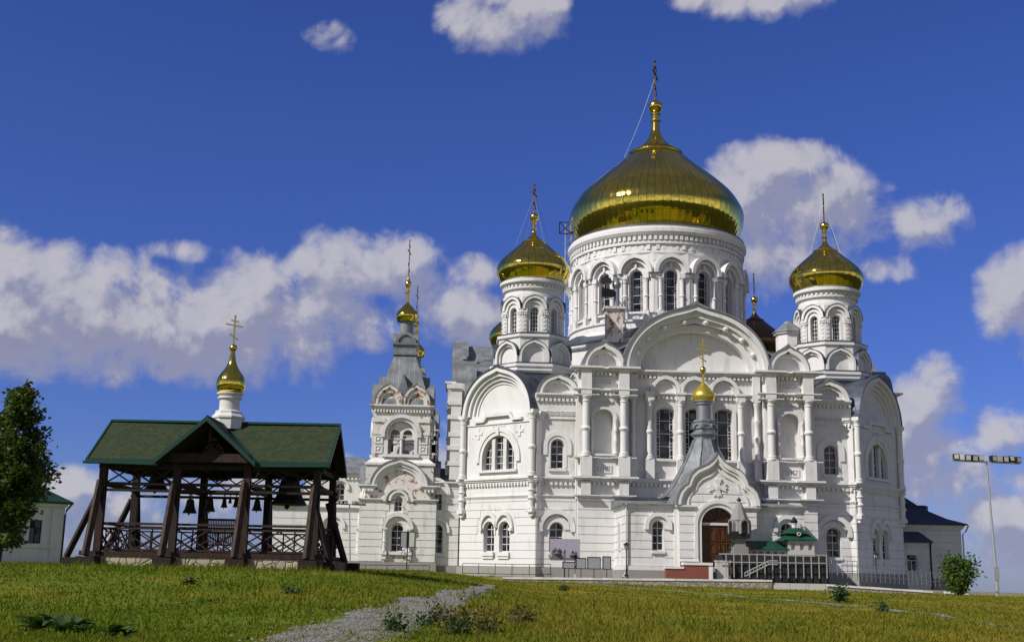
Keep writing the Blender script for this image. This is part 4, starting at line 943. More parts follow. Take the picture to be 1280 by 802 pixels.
def groundfn(t, b):
    p = geo(t); c = grasscol(t, p); s = t.n('ShaderNodeSeparateXYZ'); t.put(s.inputs[0], p)
    d = t.vm('LENGTH', p)
    fr = t.mix(t.noise(p, .012, 5, .6), (.012, .020, .008, 1), (.032, .040, .014, 1))
    court = t.m('MULTIPLY', t.sm(s.outputs[1], 100.6, 101), t.m('MULTIPLY', t.sm(s.outputs[0], -2, 0), t.sm(s.outputs[0], 47, 45)))
    c = t.mix(t.m('MULTIPLY', court, t.sm(t.noise(p, .5, 4), .4, .6, .5, 1)), c, (.22, .21, .19, 1))
    t.put(b.inputs['Base Color'], t.mix(t.m('MAXIMUM', t.sm(d, 180, 400), t.sm(s.outputs[1], -12, -50)), c, fr)); t.put(b.inputs['Normal'], t.bump(t.noise(p, 6, 6, .7), .8, .12))  # forest tone also put behind the camera, so the domes reflect darker ground
mat('grass_ground', rough=.95, fn=groundfn, spec=.1)
def bladefn(t, b):
    c = grasscol(t, geo(t)); t.put(b.inputs['Base Color'], c); tr = t.n('ShaderNodeBsdfTranslucent'); t.put(tr.inputs[0], t.mix(1, c, (1.2, 1.25, .7, 1), 'MULTIPLY'))
    ms = t.n('ShaderNodeMixShader'); ms.inputs[0].default_value = .45; t.put(ms.inputs[1], b.outputs[0]); t.put(ms.inputs[2], tr.outputs[0]); t.put(t.t.nodes['Material Output'].inputs[0], ms.outputs[0])
mat('grass_blade', rough=.7, fn=bladefn, spec=.15)
def gravelfn(t, b):
    p = geo(t); vo = t.n('ShaderNodeTexVoronoi'); t.put(vo.inputs['Vector'], p); vo.inputs['Scale'].default_value = 14
    h = t.n('ShaderNodeSeparateColor'); t.put(h.inputs[0], vo.outputs['Color'])
    c = t.mix(h.outputs[0], (.10, .097, .093, 1), (.30, .295, .285, 1)); c = t.mix(t.sm(t.noise(p, .9, 5, .65), .42, .56, 0, .9), c, (.12, .125, .04, 1))
    t.put(b.inputs['Base Color'], c); t.put(b.inputs['Normal'], t.bump(vo.outputs['Distance'], .9, .05))
mat('gravel', rough=.95, fn=gravelfn)
gr = mesh_np('ground', gv, gf, 'grass_ground', 4); struct(gr)
gr.data.polygons.foreach_set('use_smooth', np.ones(len(gf), bool))
# gravel path: left and right edges picked off the photograph, laid on the hill
LE = [(250,815),(330,795),(395,779),(440,764),(492,752),(545,743),(585,736),(602,731)]
RE = [(470,815),(505,797),(545,778),(572,764),(575,757),(600,747),(607,740),(622,732)]
def edge(pts): return [ground_at(u, v) for u, v in pts]
def resample(P, n):
    d = [0]
    for a, b in zip(P, P[1:]): d.append(d[-1]+(b-a).length)
    out = []
    for i in range(n):
        s = d[-1]*i/(n-1); k = min(len(P)-2, max(j for j in range(len(d)) if d[j] <= s+1e-9)); f = (s-d[k])/max(1e-6, d[k+1]-d[k]); out.append(P[k].lerp(P[k+1], min(1, f)))
    return out
def ribbon(name, A, B, n, w, m, lift=.035, rag=.25):
    A = resample(A, n); B = resample(B, n); v = []
    ph = [random.uniform(0, 6) for _ in range(6)]
    def wob(i, k): return rag*(.6*math.sin(i*.21+ph[k])+.5*math.sin(i*.53+ph[k+2])+.35*math.sin(i*1.27+ph[k+1]))
    for i in range(n):
        ra, rb = wob(i, 0), wob(i, 3); a = A[i].copy(); b = B[i].copy(); a.x += ra; b.x += rb
        for q in range(w+1): p = a.lerp(b, q/w); v.append((p.x, p.y, float(height(p.x, p.y))+lift+(0 if 0 < q < w else -.05)))
    f = [(i*(w+1)+q, i*(w+1)+q+1, (i+1)*(w+1)+q+1, (i+1)*(w+1)+q) for i in range(n-1) for q in range(w)]
    return struct(mesh_np(name, np.array(v), np.array(f), m, 4)), [(A[i], B[i]) for i in range(n)]
near = ground_at(120, 880), ground_at(380, 880)
_, PATH = ribbon('gravel_path', [near[0]]+edge(LE), [near[1]]+edge(RE), 260, 10, 'gravel')
FP = [(725,729),(780,734),(850,739),(920,745),(1000,752),(1060,757),(1130,765),(1200,775),(1290,792)]
fp = edge(FP); A = [p+Vector((0, .6, 0)) for p in fp]; B = [p-Vector((0, .6, 0)) for p in fp]
_, FOOT = ribbon('foot_path', A, B, 200, 3, 'gravel', .07, .12)
FCLR = [(a+Vector((0, .3, 0)), b-Vector((0, 2.0, 0))) for a, b in FOOT]
# loose stones on the gravel
st_v = []; st_f = []
for i in range(3800):
    k = int((random.random()**1.3)*(len(PATH)-1)); a, b = PATH[k]; p = a.lerp(b, random.gauss(.5, .22)); r = random.uniform(.012, .04)*(1+.01*p.y); z = float(height(p.x, p.y))+.03; o = len(st_v)
    x, y = p.x+random.uniform(-.1, .1), p.y+random.uniform(-.2, .2)
    st_v += [(x-r, y-r*.6, z), (x+r, y-r*.7, z), (x+r*.7, y+r, z), (x-r*.8, y+r*.8, z), (x+r*random.uniform(-.3, .3), y, z+r*random.uniform(.7, 1.2))]; st_f += [(o, o+1, o+4), (o+1, o+2, o+4), (o+2, o+3, o+4), (o+3, o, o+4)]
mat('loose_stone', rough=.9, fn=lambda t, b: t.put(b.inputs['Base Color'], t.mix(t.noise(geo(t), 5, 3), (.09, .087, .08, 1), (.27, .265, .255, 1))))
struct(mesh_np('gravel_stones', np.array(st_v), np.array(st_f), 'loose_stone', 3), 'stuff')
# grass blades
N = 260000
th = np.random.uniform(-rad(33), rad(33), N); rr = 1/np.random.uniform(1/108., 1/14., N); rr = np.where(np.random.rand(N) < .25, np.random.uniform(14, 108, N), rr)
bx, by = rr*np.sin(th), rr*np.cos(th)
def inside(PS, bx, by, fuzz):
    ys = np.array([(a.y+b.y)/2 for a, b in PS]); ya = np.array([a.y for a, b in PS]); yb = np.array([b.y for a, b in PS])
    res = np.zeros(len(bx), bool)
    for i in range(len(PS)-1):
        q = [PS[i][0], PS[i][1], PS[i+1][1], PS[i+1][0]]; ok = np.ones(len(bx), bool)
        for k in range(4):
            a, b = q[k], q[(k+1) % 4]; ok &= ((b.x-a.x)*(by-a.y)-(b.y-a.y)*(bx-a.x)) >= -fuzz*(b-a).length
        res |= ok
    return res
keep = ~(inside(PATH[::3], bx, by, .0) & (np.random.rand(N) < .70+.27*np.sign(np.sin(bx*2.1+1.3*np.sin(by*.35))*np.sin(by*.5+bx)+.25))) & ~(inside(FCLR[::4], bx, by, .0) & (np.random.rand(N) < .8))
keep &= ~((by > 100.0) & (bx > -1) & (bx < 46)) & ~((bx > -18.5) & (bx < -7) & (by > 51) & (by < 58.4)) & (by < 108)
keep &= (np.sin(bx*.8)*np.sin(by*.9+bx*.3)+np.random.randn(N)*.5) > -1.1
bx, by, rr = bx[keep], by[keep], rr[keep]; N = len(bx); bz = height(bx, by)-.02
hgt = np.random.gamma(5, .016, N)*(.85+.35*np.sin(bx*.35)*np.sin(by*.27+1))+.04; wid = (.010+.00055*rr)*np.random.uniform(.7, 1.3, N)
az = np.random.uniform(0, PI, N); ln = np.random.uniform(.1, .65, N)*hgt; la = np.random.uniform(0, 2*PI, N)
c, s = np.cos(az)*wid, np.sin(az)*wid
v = np.empty((N, 3, 3)); v[:, 0] = np.stack([bx-c, by-s, bz], -1); v[:, 1] = np.stack([bx+c, by+s, bz], -1); v[:, 2] = np.stack([bx+ln*np.cos(la), by+ln*np.sin(la), bz+hgt], -1)
struct(mesh_np('grass', v.reshape(-1, 3), np.arange(3*N).reshape(-1, 3), 'grass_blade', 3), 'stuff')

# ================================================================ BELL PAVILION
PX, PY = -13.0, 54.8
pav = thing('bell_pavilion', 'open dark timber bell pavilion with a green shingled roof and small white and gold cupola', 'pavilion', (PX, PY, 0))
ZE, ZR, YE, XE = 4.42, 6.42, 2.85, 5.2
def slab(mb, pts, th):
    n = len(pts); vs = [tuple(p) for p in pts]+[(p[0], p[1], p[2]-th) for p in pts]
    mb.add(vs, [tuple(range(n)), tuple(range(2*n-1, n-1, -1))]+[(i, i+n, (i+1) % n+n, (i+1) % n) for i in range(n)])
GX, GY, GZ = 2.05, -3.5, 6.25
rf = MB()
slab(rf, [(-XE, -YE, ZE), (-GX, -YE, ZE), (0, -.15, GZ), (GX, -YE, ZE), (XE, -YE, ZE), (XE, 0, ZR), (-XE, 0, ZR)], .08)
slab(rf, [(-XE, YE, ZE), (XE, YE, ZE), (XE, 0, ZR), (-XE, 0, ZR)], .08)
for s in (-1, 1): slab(rf, [(0, GY, GZ), (0, -.15, GZ), (s*GX, -YE, ZE), (s*(GX+.06), GY, ZE-.06)], .08)
rf.build('roof', 'green_shingle', pav)
un = MB()
slab(un, [(-XE+.05, -YE+.05, ZE-.09), (-GX, -YE+.05, ZE-.09), (0, -.2, GZ-.1), (GX, -YE+.05, ZE-.09), (XE-.05, -YE+.05, ZE-.09), (XE-.05, 0, ZR-.09), (-XE+.05, 0, ZR-.09)], .05)
slab(un, [(-XE+.05, YE-.05, ZE-.09), (XE-.05, YE-.05, ZE-.09), (XE-.05, 0, ZR-.09), (-XE+.05, 0, ZR-.09)], .05)
for s in (-1, 1): slab(un, [(0, GY+.05, GZ-.09), (0, -.2, GZ-.09), (s*GX, -YE, ZE-.09), (s*GX, GY+.05, ZE-.12)], .05)
for x in np.arange(-4.8, 4.9, .8):
    if abs(x) > 2.1: un.beam((x, -2.8, ZE-.15), (x, 0, ZR-.2), .1); 
    un.beam((x, 2.8, ZE-.15), (x, 0, ZR-.2), .1)
un.build('roof_boarding', 'dark_wood', pav)
tr = MB()
tr.box(-XE-.05, -GX-.02, -YE-.1, -YE+.02, ZE-.2, ZE+.03); tr.box(GX+.02, XE+.05, -YE-.1, -YE+.02, ZE-.2, ZE+.03); tr.box(-XE-.05, XE+.05, YE-.02, YE+.1, ZE-.2, ZE+.03)
tr.prism([(-.16, ZR-.04), (0, ZR+.07), (.16, ZR-.04)], -XE-.05, XE+.05)
for x in (-XE-.02, XE+.02):
    for s in (-1, 1): tr.add([(x-.04, s*YE, ZE-.2), (x+.04, s*YE, ZE-.2), (x+.04, s*YE, ZE+.05), (x-.04, s*YE, ZE+.05), (x-.04, 0, ZR-.2), (x+.04, 0, ZR-.2), (x+.04, 0, ZR+.05), (x-.04, 0, ZR+.05)], [(0, 1, 2, 3), (4, 7, 6, 5), (0, 4, 5, 1), (1, 5, 6, 2), (2, 6, 7, 3), (3, 7, 4, 0)])
for s in (-1, 1):
    a, b = Vector((0, GY-.03, GZ+.04)), Vector((s*(GX+.12), GY-.03, ZE-.06))
    tr.add([a+Vector((0, -.04, 0)), b+Vector((0, -.04, 0)), b+Vector((0, -.04, -.2)), a+Vector((0, -.04, -.22)), a+Vector((0, .05, 0)), b+Vector((0, .05, 0)), b+Vector((0, .05, -.2)), a+Vector((0, .05, -.22))], [(0, 1, 2, 3), (4, 7, 6, 5), (0, 4, 5, 1), (1, 5, 6, 2), (2, 6, 7, 3), (3, 7, 4, 0)])
    tr.beam((s*(GX+.1), GY, ZE-.1), (s*(GX+.1), -YE, ZE-.1), .12); tr.beam((s*.02, -.12, GZ+.02), (s*GX, -YE, ZE+.03), .09)
tr.tube([(0, GY, GZ+.03), (0, -.1, GZ+.03)], .06)
tr.build('roof_edging', 'green_trim', pav)
g = MB(); g.tube([(-XE-.1, -YE-.2, ZE-.15), (-GX, -YE-.2, ZE-.2)], .06); g.build('gutter', 'green_trim', pav); g = MB(); g.tube([(GX, -YE-.2, ZE-.2), (XE, -YE-.2, ZE-.15)], .06); g.tube([(GX+.15, -YE-.2, ZE-.2), (GX+.2, -YE-.1, ZE-.5), (GX+.02, -2.55, 3.75)], .045); g.build('gutter', 'green_trim', pav)
# gable boarding
gb = MB()
for x in (-4.55, 4.55): gb.M = T(x, 0) @ RZ(90); gb.panel([(-2.35, 4.5), (2.35, 4.5), (.1, 6.2), (-.1, 6.2)], -.04, .04)
gb.M = Matrix(); gb.build('gable_boarding', 'dark_wood', pav)
tb = MB(); y = -2.75
tb.box(-1.75, 1.75, y-.12, y+.12, 4.35, 4.75); tb.box(-.9, 1.75, y-.16, y-.12, 4.38, 4.72)
for s in (-1, 1): tb.beam((s*1.7, y, 4.7), (0, y, 6.05), .16)
tb.build('gable_beam', 'red_wood', pav)
fr = MB()
for a in range(-75, 76, 25): fr.beam((.2, y, 4.75), (.2+.42*math.sin(rad(a)), y, 4.75+.42*math.cos(rad(a))), .05)
fr.tube([(.2+.42*math.sin(rad(a)), y, 4.75+.42*math.cos(rad(a))) for a in range(-90, 91, 15)], .035); fr.beam((0, y, 5.2), (0, y, 6.0), .08); fr.box(.05, .3, y-.02, y+.02, 5.3, 5.42)
fr.build('fretwork', 'weathered_wood', pav)
PXS = (-4.6, -1.4, 1.65, 4.68); YF, YB = -2.35, 2.35
for i, x in enumerate(PXS):
    for yy in (YF, YB):
        p = MB(); p.box(-.15, .15, -.15, .15, 0, 4.1); p.build('post', 'dark_wood' if yy > 0 else 'red_wood', pav, (x, yy, .42))
    p = MB(); p.tube([(0, 0, 0), (.04, 1.0, 3.2)], .165, 4, False); p.build('raking_brace', 'weathered_wood', pav, (x-.12, YF-1.12, .35))
    p = MB(); p.tube([(0, 0, 0), (0, -.9, 3.1)], .18, 4, False); p.build('raking_brace', 'dark_wood', pav, (x, YB+1.0, .35))
for x0, x1 in ((-5.9, -4.75), (5.42, 4.5)):
    for yy in (YF, YB):
        p = MB(); p.tube([(0, 0, 0), (x1-x0, 0, 2.75)], .15, 4, False); p.build('raking_brace', 'dark_wood', pav, (x0, yy, .25))
bm_ = MB()
for yy in (YF, YB):
    for z, h in ((4.18, .22), (3.42, .13), (3.15, .12)):
        bm_.box(-4.8, 4.95, yy-.09, yy+.09, z-h/2, z+h/2)
    for a, b in zip(PXS, PXS[1:]):
        n = 3
        if yy < 0 and a == PXS[1]: continue
        for q in range(n):
            x0 = a+.2+(b-a-.4)*q/n; x1 = a+.2+(b-a-.4)*(q+1)/n
            bm_.beam((x0, yy, 3.5), (x1, yy, 4.08), .06); bm_.beam((x0, yy+.03, 4.08), (x1, yy+.03, 3.5), .06)
for x in PXS:
    for z in (4.2, 3.42): bm_.box(x-.08, x+.08, YF, YB, z-.1, z+.1)
for x in (-3.0, 3.1, -.2): bm_.box(x-.09, x+.09, YF, YB, 4.0, 4.2)
bm_.build('tie_beams', 'dark_wood', pav)
def railing(x0, x1, yy, rot=0):
    r = MB(); L = x1-x0
    for z, h in ((1.72, .1), (1.52, .07), (.62, .09)): r.box(0, L, -.05, .05, z-h/2, z+h/2)
    n = max(1, round(L/1.3)); w = L/n
    for q in range(n):
        r.beam((q*w, 0, .66), ((q+1)*w, 0, 1.5), .06); r.beam((q*w, .035, 1.5), ((q+1)*w, .035, .66), .06); r.beam((q*w+w/2, -.02, .66), (q*w+w/2, -.02, 1.5), .05)
        r.beam((q*w+w/2, .02, .66), (q*w+w, .02, 1.08), .045); r.beam((q*w+w/2, .02, .66), (q*w, .02, 1.08), .045)
    o = r.build('railing', 'red_wood', pav, (x0, yy, 0)); o.rotation_euler.z = rot; return o
for a, b in zip(PXS, PXS[1:]): railing(a+.17, b-.17, YF); railing(a+.17, b-.17, YB)
for x in (PXS[0], PXS[3]):
    o = railing(0, 4.36, 0, PI/2); o.location = (x, YF+.17, 0)
fl = MB(); fl.box(-5.1, 5.2, -2.9, 2.9, .36, .50); fl.box(-5.15, 5.25, -3.0, -2.84, .34, .54); fl.build('floor', 'red_wood', pav)
st = MB()
for a, b in ((-4.2, -1.7), (-1.1, 1.35), (1.95, 4.4)): st.box(a, b, -2.95, -2.3, -.5, .33)
st.box(-5.0, 5.1, -2.5, 2.7, -.6, .34); st.build('stone_base', 'rubble_stone', pav)
def footing(x0, x1, y0, y1, z0, z1):
    f = MB(); f.box(-(x1-x0)/2, (x1-x0)/2, -(y1-y0)/2, (y1-y0)/2, z0, z1); f.build('timber_footing', 'dark_wood', pav, ((x0+x1)/2, (y0+y1)/2, 0))
for x in PXS: footing(x-.42, x+.36, -3.75, -2.97, -.5, .30); footing(x-.4, x+.4, 2.3, 3.7, -.5, .36)
for s, x in ((-1, PXS[0]), (1, PXS[3])):
    for yy in (YF, YB): footing(x+s*.95-.45, x+s*.95+.45, yy-.36, yy+.36, -.5, .26)
# cupola on the ridge
cp = MB(); k = .0
cp.lathe([(.70, 6.1), (.70, 6.55), (.76, 6.6), (.76, 6.68), (.62, 6.82), (.62, 6.92), (.50, 6.98)], 0, 0, 8, False, PI/8)
cp.lathe([(.46, 6.9), (.45, 7.48), (.55, 7.52), (.55, 7.58), (.49, 7.61), (.49, 7.66), (.60, 7.72), (.60, 7.78), (.4, 7.82)], seg=28)
co = cp.build('cupola', 'frame_white', pav, (0.1, 0, 0))
d = MB(); d.lathe([(a*.064, b) for a, b in spline([(7.6, 0), (9.6, .15), (10.4, .38), (10.0, .62), (8.0, .88), (5.2, 1.12), (3.1, 1.4), (2.1, 1.7), (1.5, 2.0)])], seg=40); do = d.build('dome', 'gold_small', co, (0, 0, 7.78))
f = MB(); f.lathe([(.17*math.sin(PI*i/8)+.02, 2.12-.17*math.cos(PI*i/8)) for i in range(1, 8)], seg=14); f.build('finial', 'gold_plain', co, (0, 0, 7.78))
cross(co, 0, 0, 10.02, 1.35, 50, 'gold_plain', .06)
# bells: each hangs from a beam and is a thing of its own
BELL = {}
def bell(u, vtop, vbot, wpx, Y, label, beam_z=None):
    p = px(u, vbot, Y); top = px(u, vtop, Y).z; h = top-p.z; r = wpx/F*Y/2
    t = thing('bell', label, 'bell', (p.x, Y, p.z), 0, 'bronze bells of the pavilion')
    b = MB(); b.lathe([(r*.90, .02*h), (r, 0), (r*.98, .06*h), (r*.80, .22*h), (r*.64, .45*h), (r*.57, .7*h), (r*.52, .86*h), (r*.40, .95*h), (r*.12, h)], seg=40)
    b.lathe([(r*.66, .42*h), (r*.69, .44*h), (r*.66, .46*h)], seg=40, cap=False); b.lathe([(r*.86, .16*h), (r*.89, .175*h), (r*.85, .19*h)], seg=40, cap=False)
    b.build('bell_body', 'bronze', t)
    zc = (beam_z if beam_z else top+.25)-p.z
    c = MB(); c.box(-r*.10, r*.10, -r*.12, r*.12, h*.97, zc); c.tube([(-r*.3, 0, h*.9), (-r*.25, 0, zc)], r*.05); c.tube([(r*.3, 0, h*.9), (r*.25, 0, zc)], r*.05); c.build('hanger', 'black_metal', t)
    k = MB(); k.tube([(0, 0, .5*h), (-r*.1, 0, -.05*h)], r*.06); k.lathe([(r*.02, -.16*h), (r*.13, -.1*h), (r*.15, -.04*h), (r*.03, .03*h)], -r*.1, 0, 12); k.build('clapper', 'black_metal', t)
bell(361, 596, 631, 44, 54.8, 'largest bronze bell, hanging at the right end of the pavilion', 4.02)
bell(195, 590, 613, 30, 54.8, 'big bell in the left bay of the pavilion, with its clapper showing', 4.02)
bell(273, 583, 600, 25, 54.0, 'bell with a pale rim hanging high under the central gable', 4.3)
RZB = px(275, 618, 55.5).z
bell(237, 623, 641, 17.5, 55.5, 'largest bell of the low row under the central gable, at its left end', RZB)
bell(262, 622, 639, 13.5, 55.5, 'medium bell in the low row, just right of the back post', RZB)
bell(280, 622, 634, 8.5, 55.5, 'small bell in the low row, left of the tiny bell', RZB)
bell(287.5, 621, 628.5, 5, 55.5, 'tiniest bell of the low row, between two slightly bigger bells', RZB)
bell(295, 621, 633.5, 8.5, 55.5, 'small bell in the low row, right of the tiny bell', RZB)
bell(321, 624, 638, 13, 55.5, 'bell at the right end of the low row, half hidden behind a post', RZB)
bm2 = MB(); a = px(226, 617, 55.5); b = px(328, 617, 55.5); bm2.box(a.x-PX, b.x-PX, 55.5-PY-.1, 55.5-PY+.1, RZB, RZB+.17)
for x in (PXS[1], PXS[2]): bm2.box(x-.06, x+.06, 55.5-PY-.05, YB, RZB, RZB+.15)
bm2.build('bell_beam', 'dark_wood', pav)
# bench with a slatted back
bn = thing('slatted_bench', 'dark wooden bench with a tall slatted back inside the bell pavilion', 'bench', (PX+.05-.25, PY+1.5, .5))
b = MB(); b.box(-1.0, 1.0, -.5, 0, .42, .48); b.build('seat', 'red_wood', bn)
b = MB(); b.box(-1.05, 1.05, .0, .06, 1.55, 1.65); b.box(-1.05, 1.05, .0, .06, 1.0, 1.06)
for i in range(27): b.box(-1.0+i*.0765, -.955+i*.0765, .01, .05, .5, 1.56)
b.build('backrest', 'weathered_wood', bn)
for s in (-1, 1):
    b = MB(); b.box(-.05, .05, -.04, .06, 0, 1.6); b.build('leg', 'red_wood', bn, (s*1.02, 0, 0))
    b = MB(); b.box(-.05, .05, -.05, .05, 0, .42); b.build('leg', 'red_wood', bn, (s*.95, -.45, 0))

# ================================================================ FORECOURT: walls, rails, lamps, signs
def lowwall(u0, v0, u1, v1, Y0, Y1, label, drop=1.0):
    a = px(u0, v0, Y0); b = px(u1, v1, Y1); L = Vector((b.x-a.x, b.y-a.y, 0)); t = thing('low_wall', label, 'wall', a, math.atan2(L.y, L.x), 'low rubble walls in front of the cathedral')
    n = max(2, int(L.length/.8)); dz = b.z-a.z
    w = MB(); c = MB()
    for i in range(n):
        x0, x1 = L.length*i/n, L.length*(i+1)/n; z0, z1 = dz*i/n, dz*(i+1)/n
        w.add([(x0, 0, z0-drop), (x1, 0, z1-drop), (x1, .4, z1-drop), (x0, .4, z0-drop), (x0, 0, z0-.16), (x1, 0, z1-.16), (x1, .4, z1-.16), (x0, .4, z0-.16)], [(0, 1, 5, 4), (3, 7, 6, 2), (4, 5, 6, 7)]+([(0, 4, 7, 3)] if i == 0 else [])+([(1, 2, 6, 5)] if i == n-1 else []))
        h = random.uniform(-.015, .015); c.add([(x0, -.06, z0-.16), (x1, -.06, z1-.16), (x1, .46, z1-.16), (x0, .46, z0-.16), (x0, -.06+h, z0+h), (x1, -.06+h, z1+h), (x1, .46, z1+h), (x0, .46, z0+h)], [(0, 1, 5, 4), (1, 2, 6, 5), (2, 3, 7, 6), (3, 0, 4, 7), (4, 5, 6, 7), (0, 3, 2, 1)])
    w.build('rubble_face', 'wall_rubble', t); c.build('coping', 'white_cap', t)
lowwall(628, 720.5, 965, 724, 100.2, 100.2, 'long low rubble wall with white coping below the porch and photo banner')
lowwall(1034, 729.5, 1166, 738, 100.2, 100.2, 'low white coped wall running from the metal terrace to the round bush')
lowwall(1182, 738.5, 1211, 741.5, 100.2, 100.2, 'short stub of low white wall between the bush and the floodlight mast')
lowwall(1203, 745.5, 1300, 755, 99, 99, 'far right low white wall running out of the picture past the mast')
gs = thing('retaining_slab', 'plain grey concrete slab between two low white coped walls', 'wall', (0, 0, 0))
a = px(966, 728, 100.3); b = px(1034, 731, 100.3); m = MB(); m.box(a.x, b.x, 100.3, 100.9, a.z-1.6, a.z); m.build('slab', 'pale_stone', gs)
# brick parapets
bp = thing('brick_parapet', 'stepped red brick parapet with white caps at the foot of the porch steps', 'parapet', (px(860, 720, 102).x, 102, -.35))
m = MB(); x = lambda u: px(u, 715, 102).x-bp.location.x; zz = lambda v: px(860, v, 102).z+.35
m.box(x(833), x(855), 0, 1.2, -.3, zz(710.5)); m.box(x(855), x(886), 0, 1.2, -.3, zz(705.5)); m.box(x(856), x(875), 1.0, 2.6, -.3, zz(701)); m.build('brickwork', 'red_brick', bp)
m = MB(); m.box(x(832), x(855)-.003, -.08, 1.28, zz(710.5), zz(708)); m.box(x(854.2), x(891), -.08, 1.28, zz(705.5), zz(702.3)); m.box(x(855), x(876), .95, 2.7, zz(701), zz(698)); m.build('cap', 'white_cap', bp)
m = MB(); m.box(x(886), x(891), 0, 1.2, -.3, zz(705.5)); m.build('end_face', 'trim_plaster', bp)
stp = thing('porch_steps', 'grey stone steps leading up to the brown arched door of the porch', 'steps', cl(0, -33.6), YAW)
m = MB()
for i in range(7): m.box(-2.6, 2.6, -1.9+i*.3, 1.6, -1, -.6+.18*(i+1))
m.build('treads', 'plinth_stone', stp)
pb = thing('stone_pedestal', 'pale stone block beside a brown barrel under the left end of the white railing', 'pedestal', px(906, 719, 102.6))
m = MB(); m.box(-.65, .5, 0, 1.0, -.3, 1.15); m.box(-.7, .55, -.05, 1.05, 1.15, 1.25); m.build('block', 'pale_stone', pb)
bb = thing('barrel', 'small rusty brown barrel standing under the white railing next to the pale pedestal', 'barrel', px(913.5, 719.5, 102.8))
m = MB(); m.lathe([(.22, 0), (.27, .2), (.29, .45), (.27, .7), (.22, .9)], seg=20); m.build('staves', 'door_wood', bb)
m = MB()
for z in (.12, .45, .78): m.lathe([(.285, z-.03), (.295, z), (.285, z+.03)], seg=20, cap=False)
m.build('hoops', 'black_metal', bb)
# white railing of the terrace
rl = thing('terrace_railing', 'white metal railing on tall posts along the dark terrace right of the porch door', 'railing', px(900, 719, 102.4))
R0 = rl.location.copy(); uu = np.linspace(908, 1034, 14)
def rp(u, v, dy=0): return px(u, v, 102.4+dy)-R0
for i, u in enumerate(uu):
    m = MB(); a = rp(u, 692.5+(u-908)*.012); b = rp(u, 721+(u-908)*.012); m.box(-.04, .04, -.04, .04, 0, a.z-b.z); m.build('post', 'rail_paint', rl, b)
m = MB()
for v in (692, 702): m.tube([rp(899, v), rp(1034, v+1.6)], .045, 6)
m.tube([rp(899, 692), rp(908, 691.5, 2), rp(918, 691, 4)], .05, 6); m.build('rails', 'rail_paint', rl)
m = MB()
for dv in (0, 4.5):
    m.tube([rp(931, 720-dv, -.5), rp(961, 705-dv, -.5), rp(972, 705-dv, -.5)], .05, 6)
for f in np.linspace(0, 1, 9): a = rp(931+30*f, 720-15*f, -.5); m.tube([a, a+Vector((0, 0, .34))], .03, 5)
m.build('stair_rail', 'rail_paint', rl)
tb = thing('terrace_platform', 'low dark terrace platform behind the white railing carrying the miniature chapels', 'platform', px(970, 720, 103.0))
L0 = tb.location.copy(); a = px(903, 716, 103).x-L0.x; b = px(1036, 716, 103).x-L0.x
m = MB(); m.box(a, b, 0, 4.0, -1.0, px(970, 694, 103).z-L0.z); m.build('deck', 'dark_skirt', tb)
m = MB()
for i in range(30): x = a+.1+(b-a-.2)*i/29; m.box(x-.02, x+.02, -.03, -.002, -.5, 1.2)
m.build('pickets', 'black_metal', tb)
DZ = px(970, 694, 103).z
# miniature chapels on the terrace
mt = thing('miniature_tower', 'grey stone miniature tower with dark balcony, left of the small green roofs', 'model tower', (px(925, 690, 104.5).x, 104.5, DZ))
z = lambda v: px(925, v, 104.5).z-DZ
m = MB(); m.box(-.62, .62, -.6, .6, 0, z(683)); m.lathe([(.62, z(683)), (.62, z(672.5))], 0, 0, 4, False, PI/4); m.build('base', 'dirty_stone', mt)
m = MB(); m.box(-.95, .8, -.75, .75, z(672.5), z(669)); m.box(-.9, .76, -.7, .7, z(669), z(664)); m.build('balcony', 'black_metal', mt)
m = MB(); m.lathe([(.82, z(664)), (.78, z(651)), (.85, z(650)), (.45, z(636)), (.16, z(627))], 0, 0, 8, False, PI/8)
for k in range(4): m.M = RZ(90*k+20) @ T(0, -.8); ring(m, 0, z(655), .42, .3, -.1, .3, .8)
m.M = Matrix(); m.build('lantern', 'dirty_stone', mt)
for k in range(4): m = MB(); m.M = RZ(90*k+20) @ T(0, -.83); m.panel(archpoly(0, z(663), .5, z(652), .25), -.02, .1); m.build('niche', 'black_metal', mt)
m = MB(); m.lathe([(.06, z(628)), (.06, z(626.5)), (.22, z(625)), (.2, z(624)), (.05, z(622)), (.02, z(620))], seg=16); m.build('finial', 'black_metal', mt)
gh = thing('green_roofed_gallery', 'long low white model gallery with a green hipped roof behind the white railing', 'kiosk', (px(951, 690, 104.8).x, 104.8, DZ))
z = lambda v: px(951, v, 104.8).z-DZ; X = lambda u: px(u, 685, 104.8).x-gh.location.x
m = MB(); m.panel([(X(918), 0), (X(984), 0), (X(984), z(684)), (X(918), z(684))], 0, .15, [[(X(922)+i*.62, z(692)), (X(922)+i*.62+.3, z(692)), (X(922)+i*.62+.3, z(689)), (X(922)+i*.62, z(689))] for i in range(7)]); m.box(X(918), X(984), .3, 2.0, 0, z(684)); m.build('wall', 'pale_stone', gh)
m = MB(); m.add([(X(916), -.25, z(685)), (X(986), -.25, z(685)), (X(986), 2.2, z(685)), (X(916), 2.2, z(685)), (X(919), .9, z(675.5)), (X(976), .9, z(675)), (X(916), -.25, z(686)), (X(986), -.25, z(686)), (X(986), 2.2, z(686)), (X(916), 2.2, z(686))], [(0, 1, 5, 4), (1, 2, 5), (2, 3, 4, 5), (3, 0, 4), (0, 6, 7, 1), (1, 7, 8, 2), (2, 8, 9, 3), (3, 9, 6, 0), (6, 9, 8, 7)]); m.build('roof', 'green_roof_metal', gh)
gc = thing('miniature_chapel', 'small white chapel model with green flared roof and tiny dark cupola', 'model chapel', (px(1000, 690, 104.6).x, 104.6, DZ))
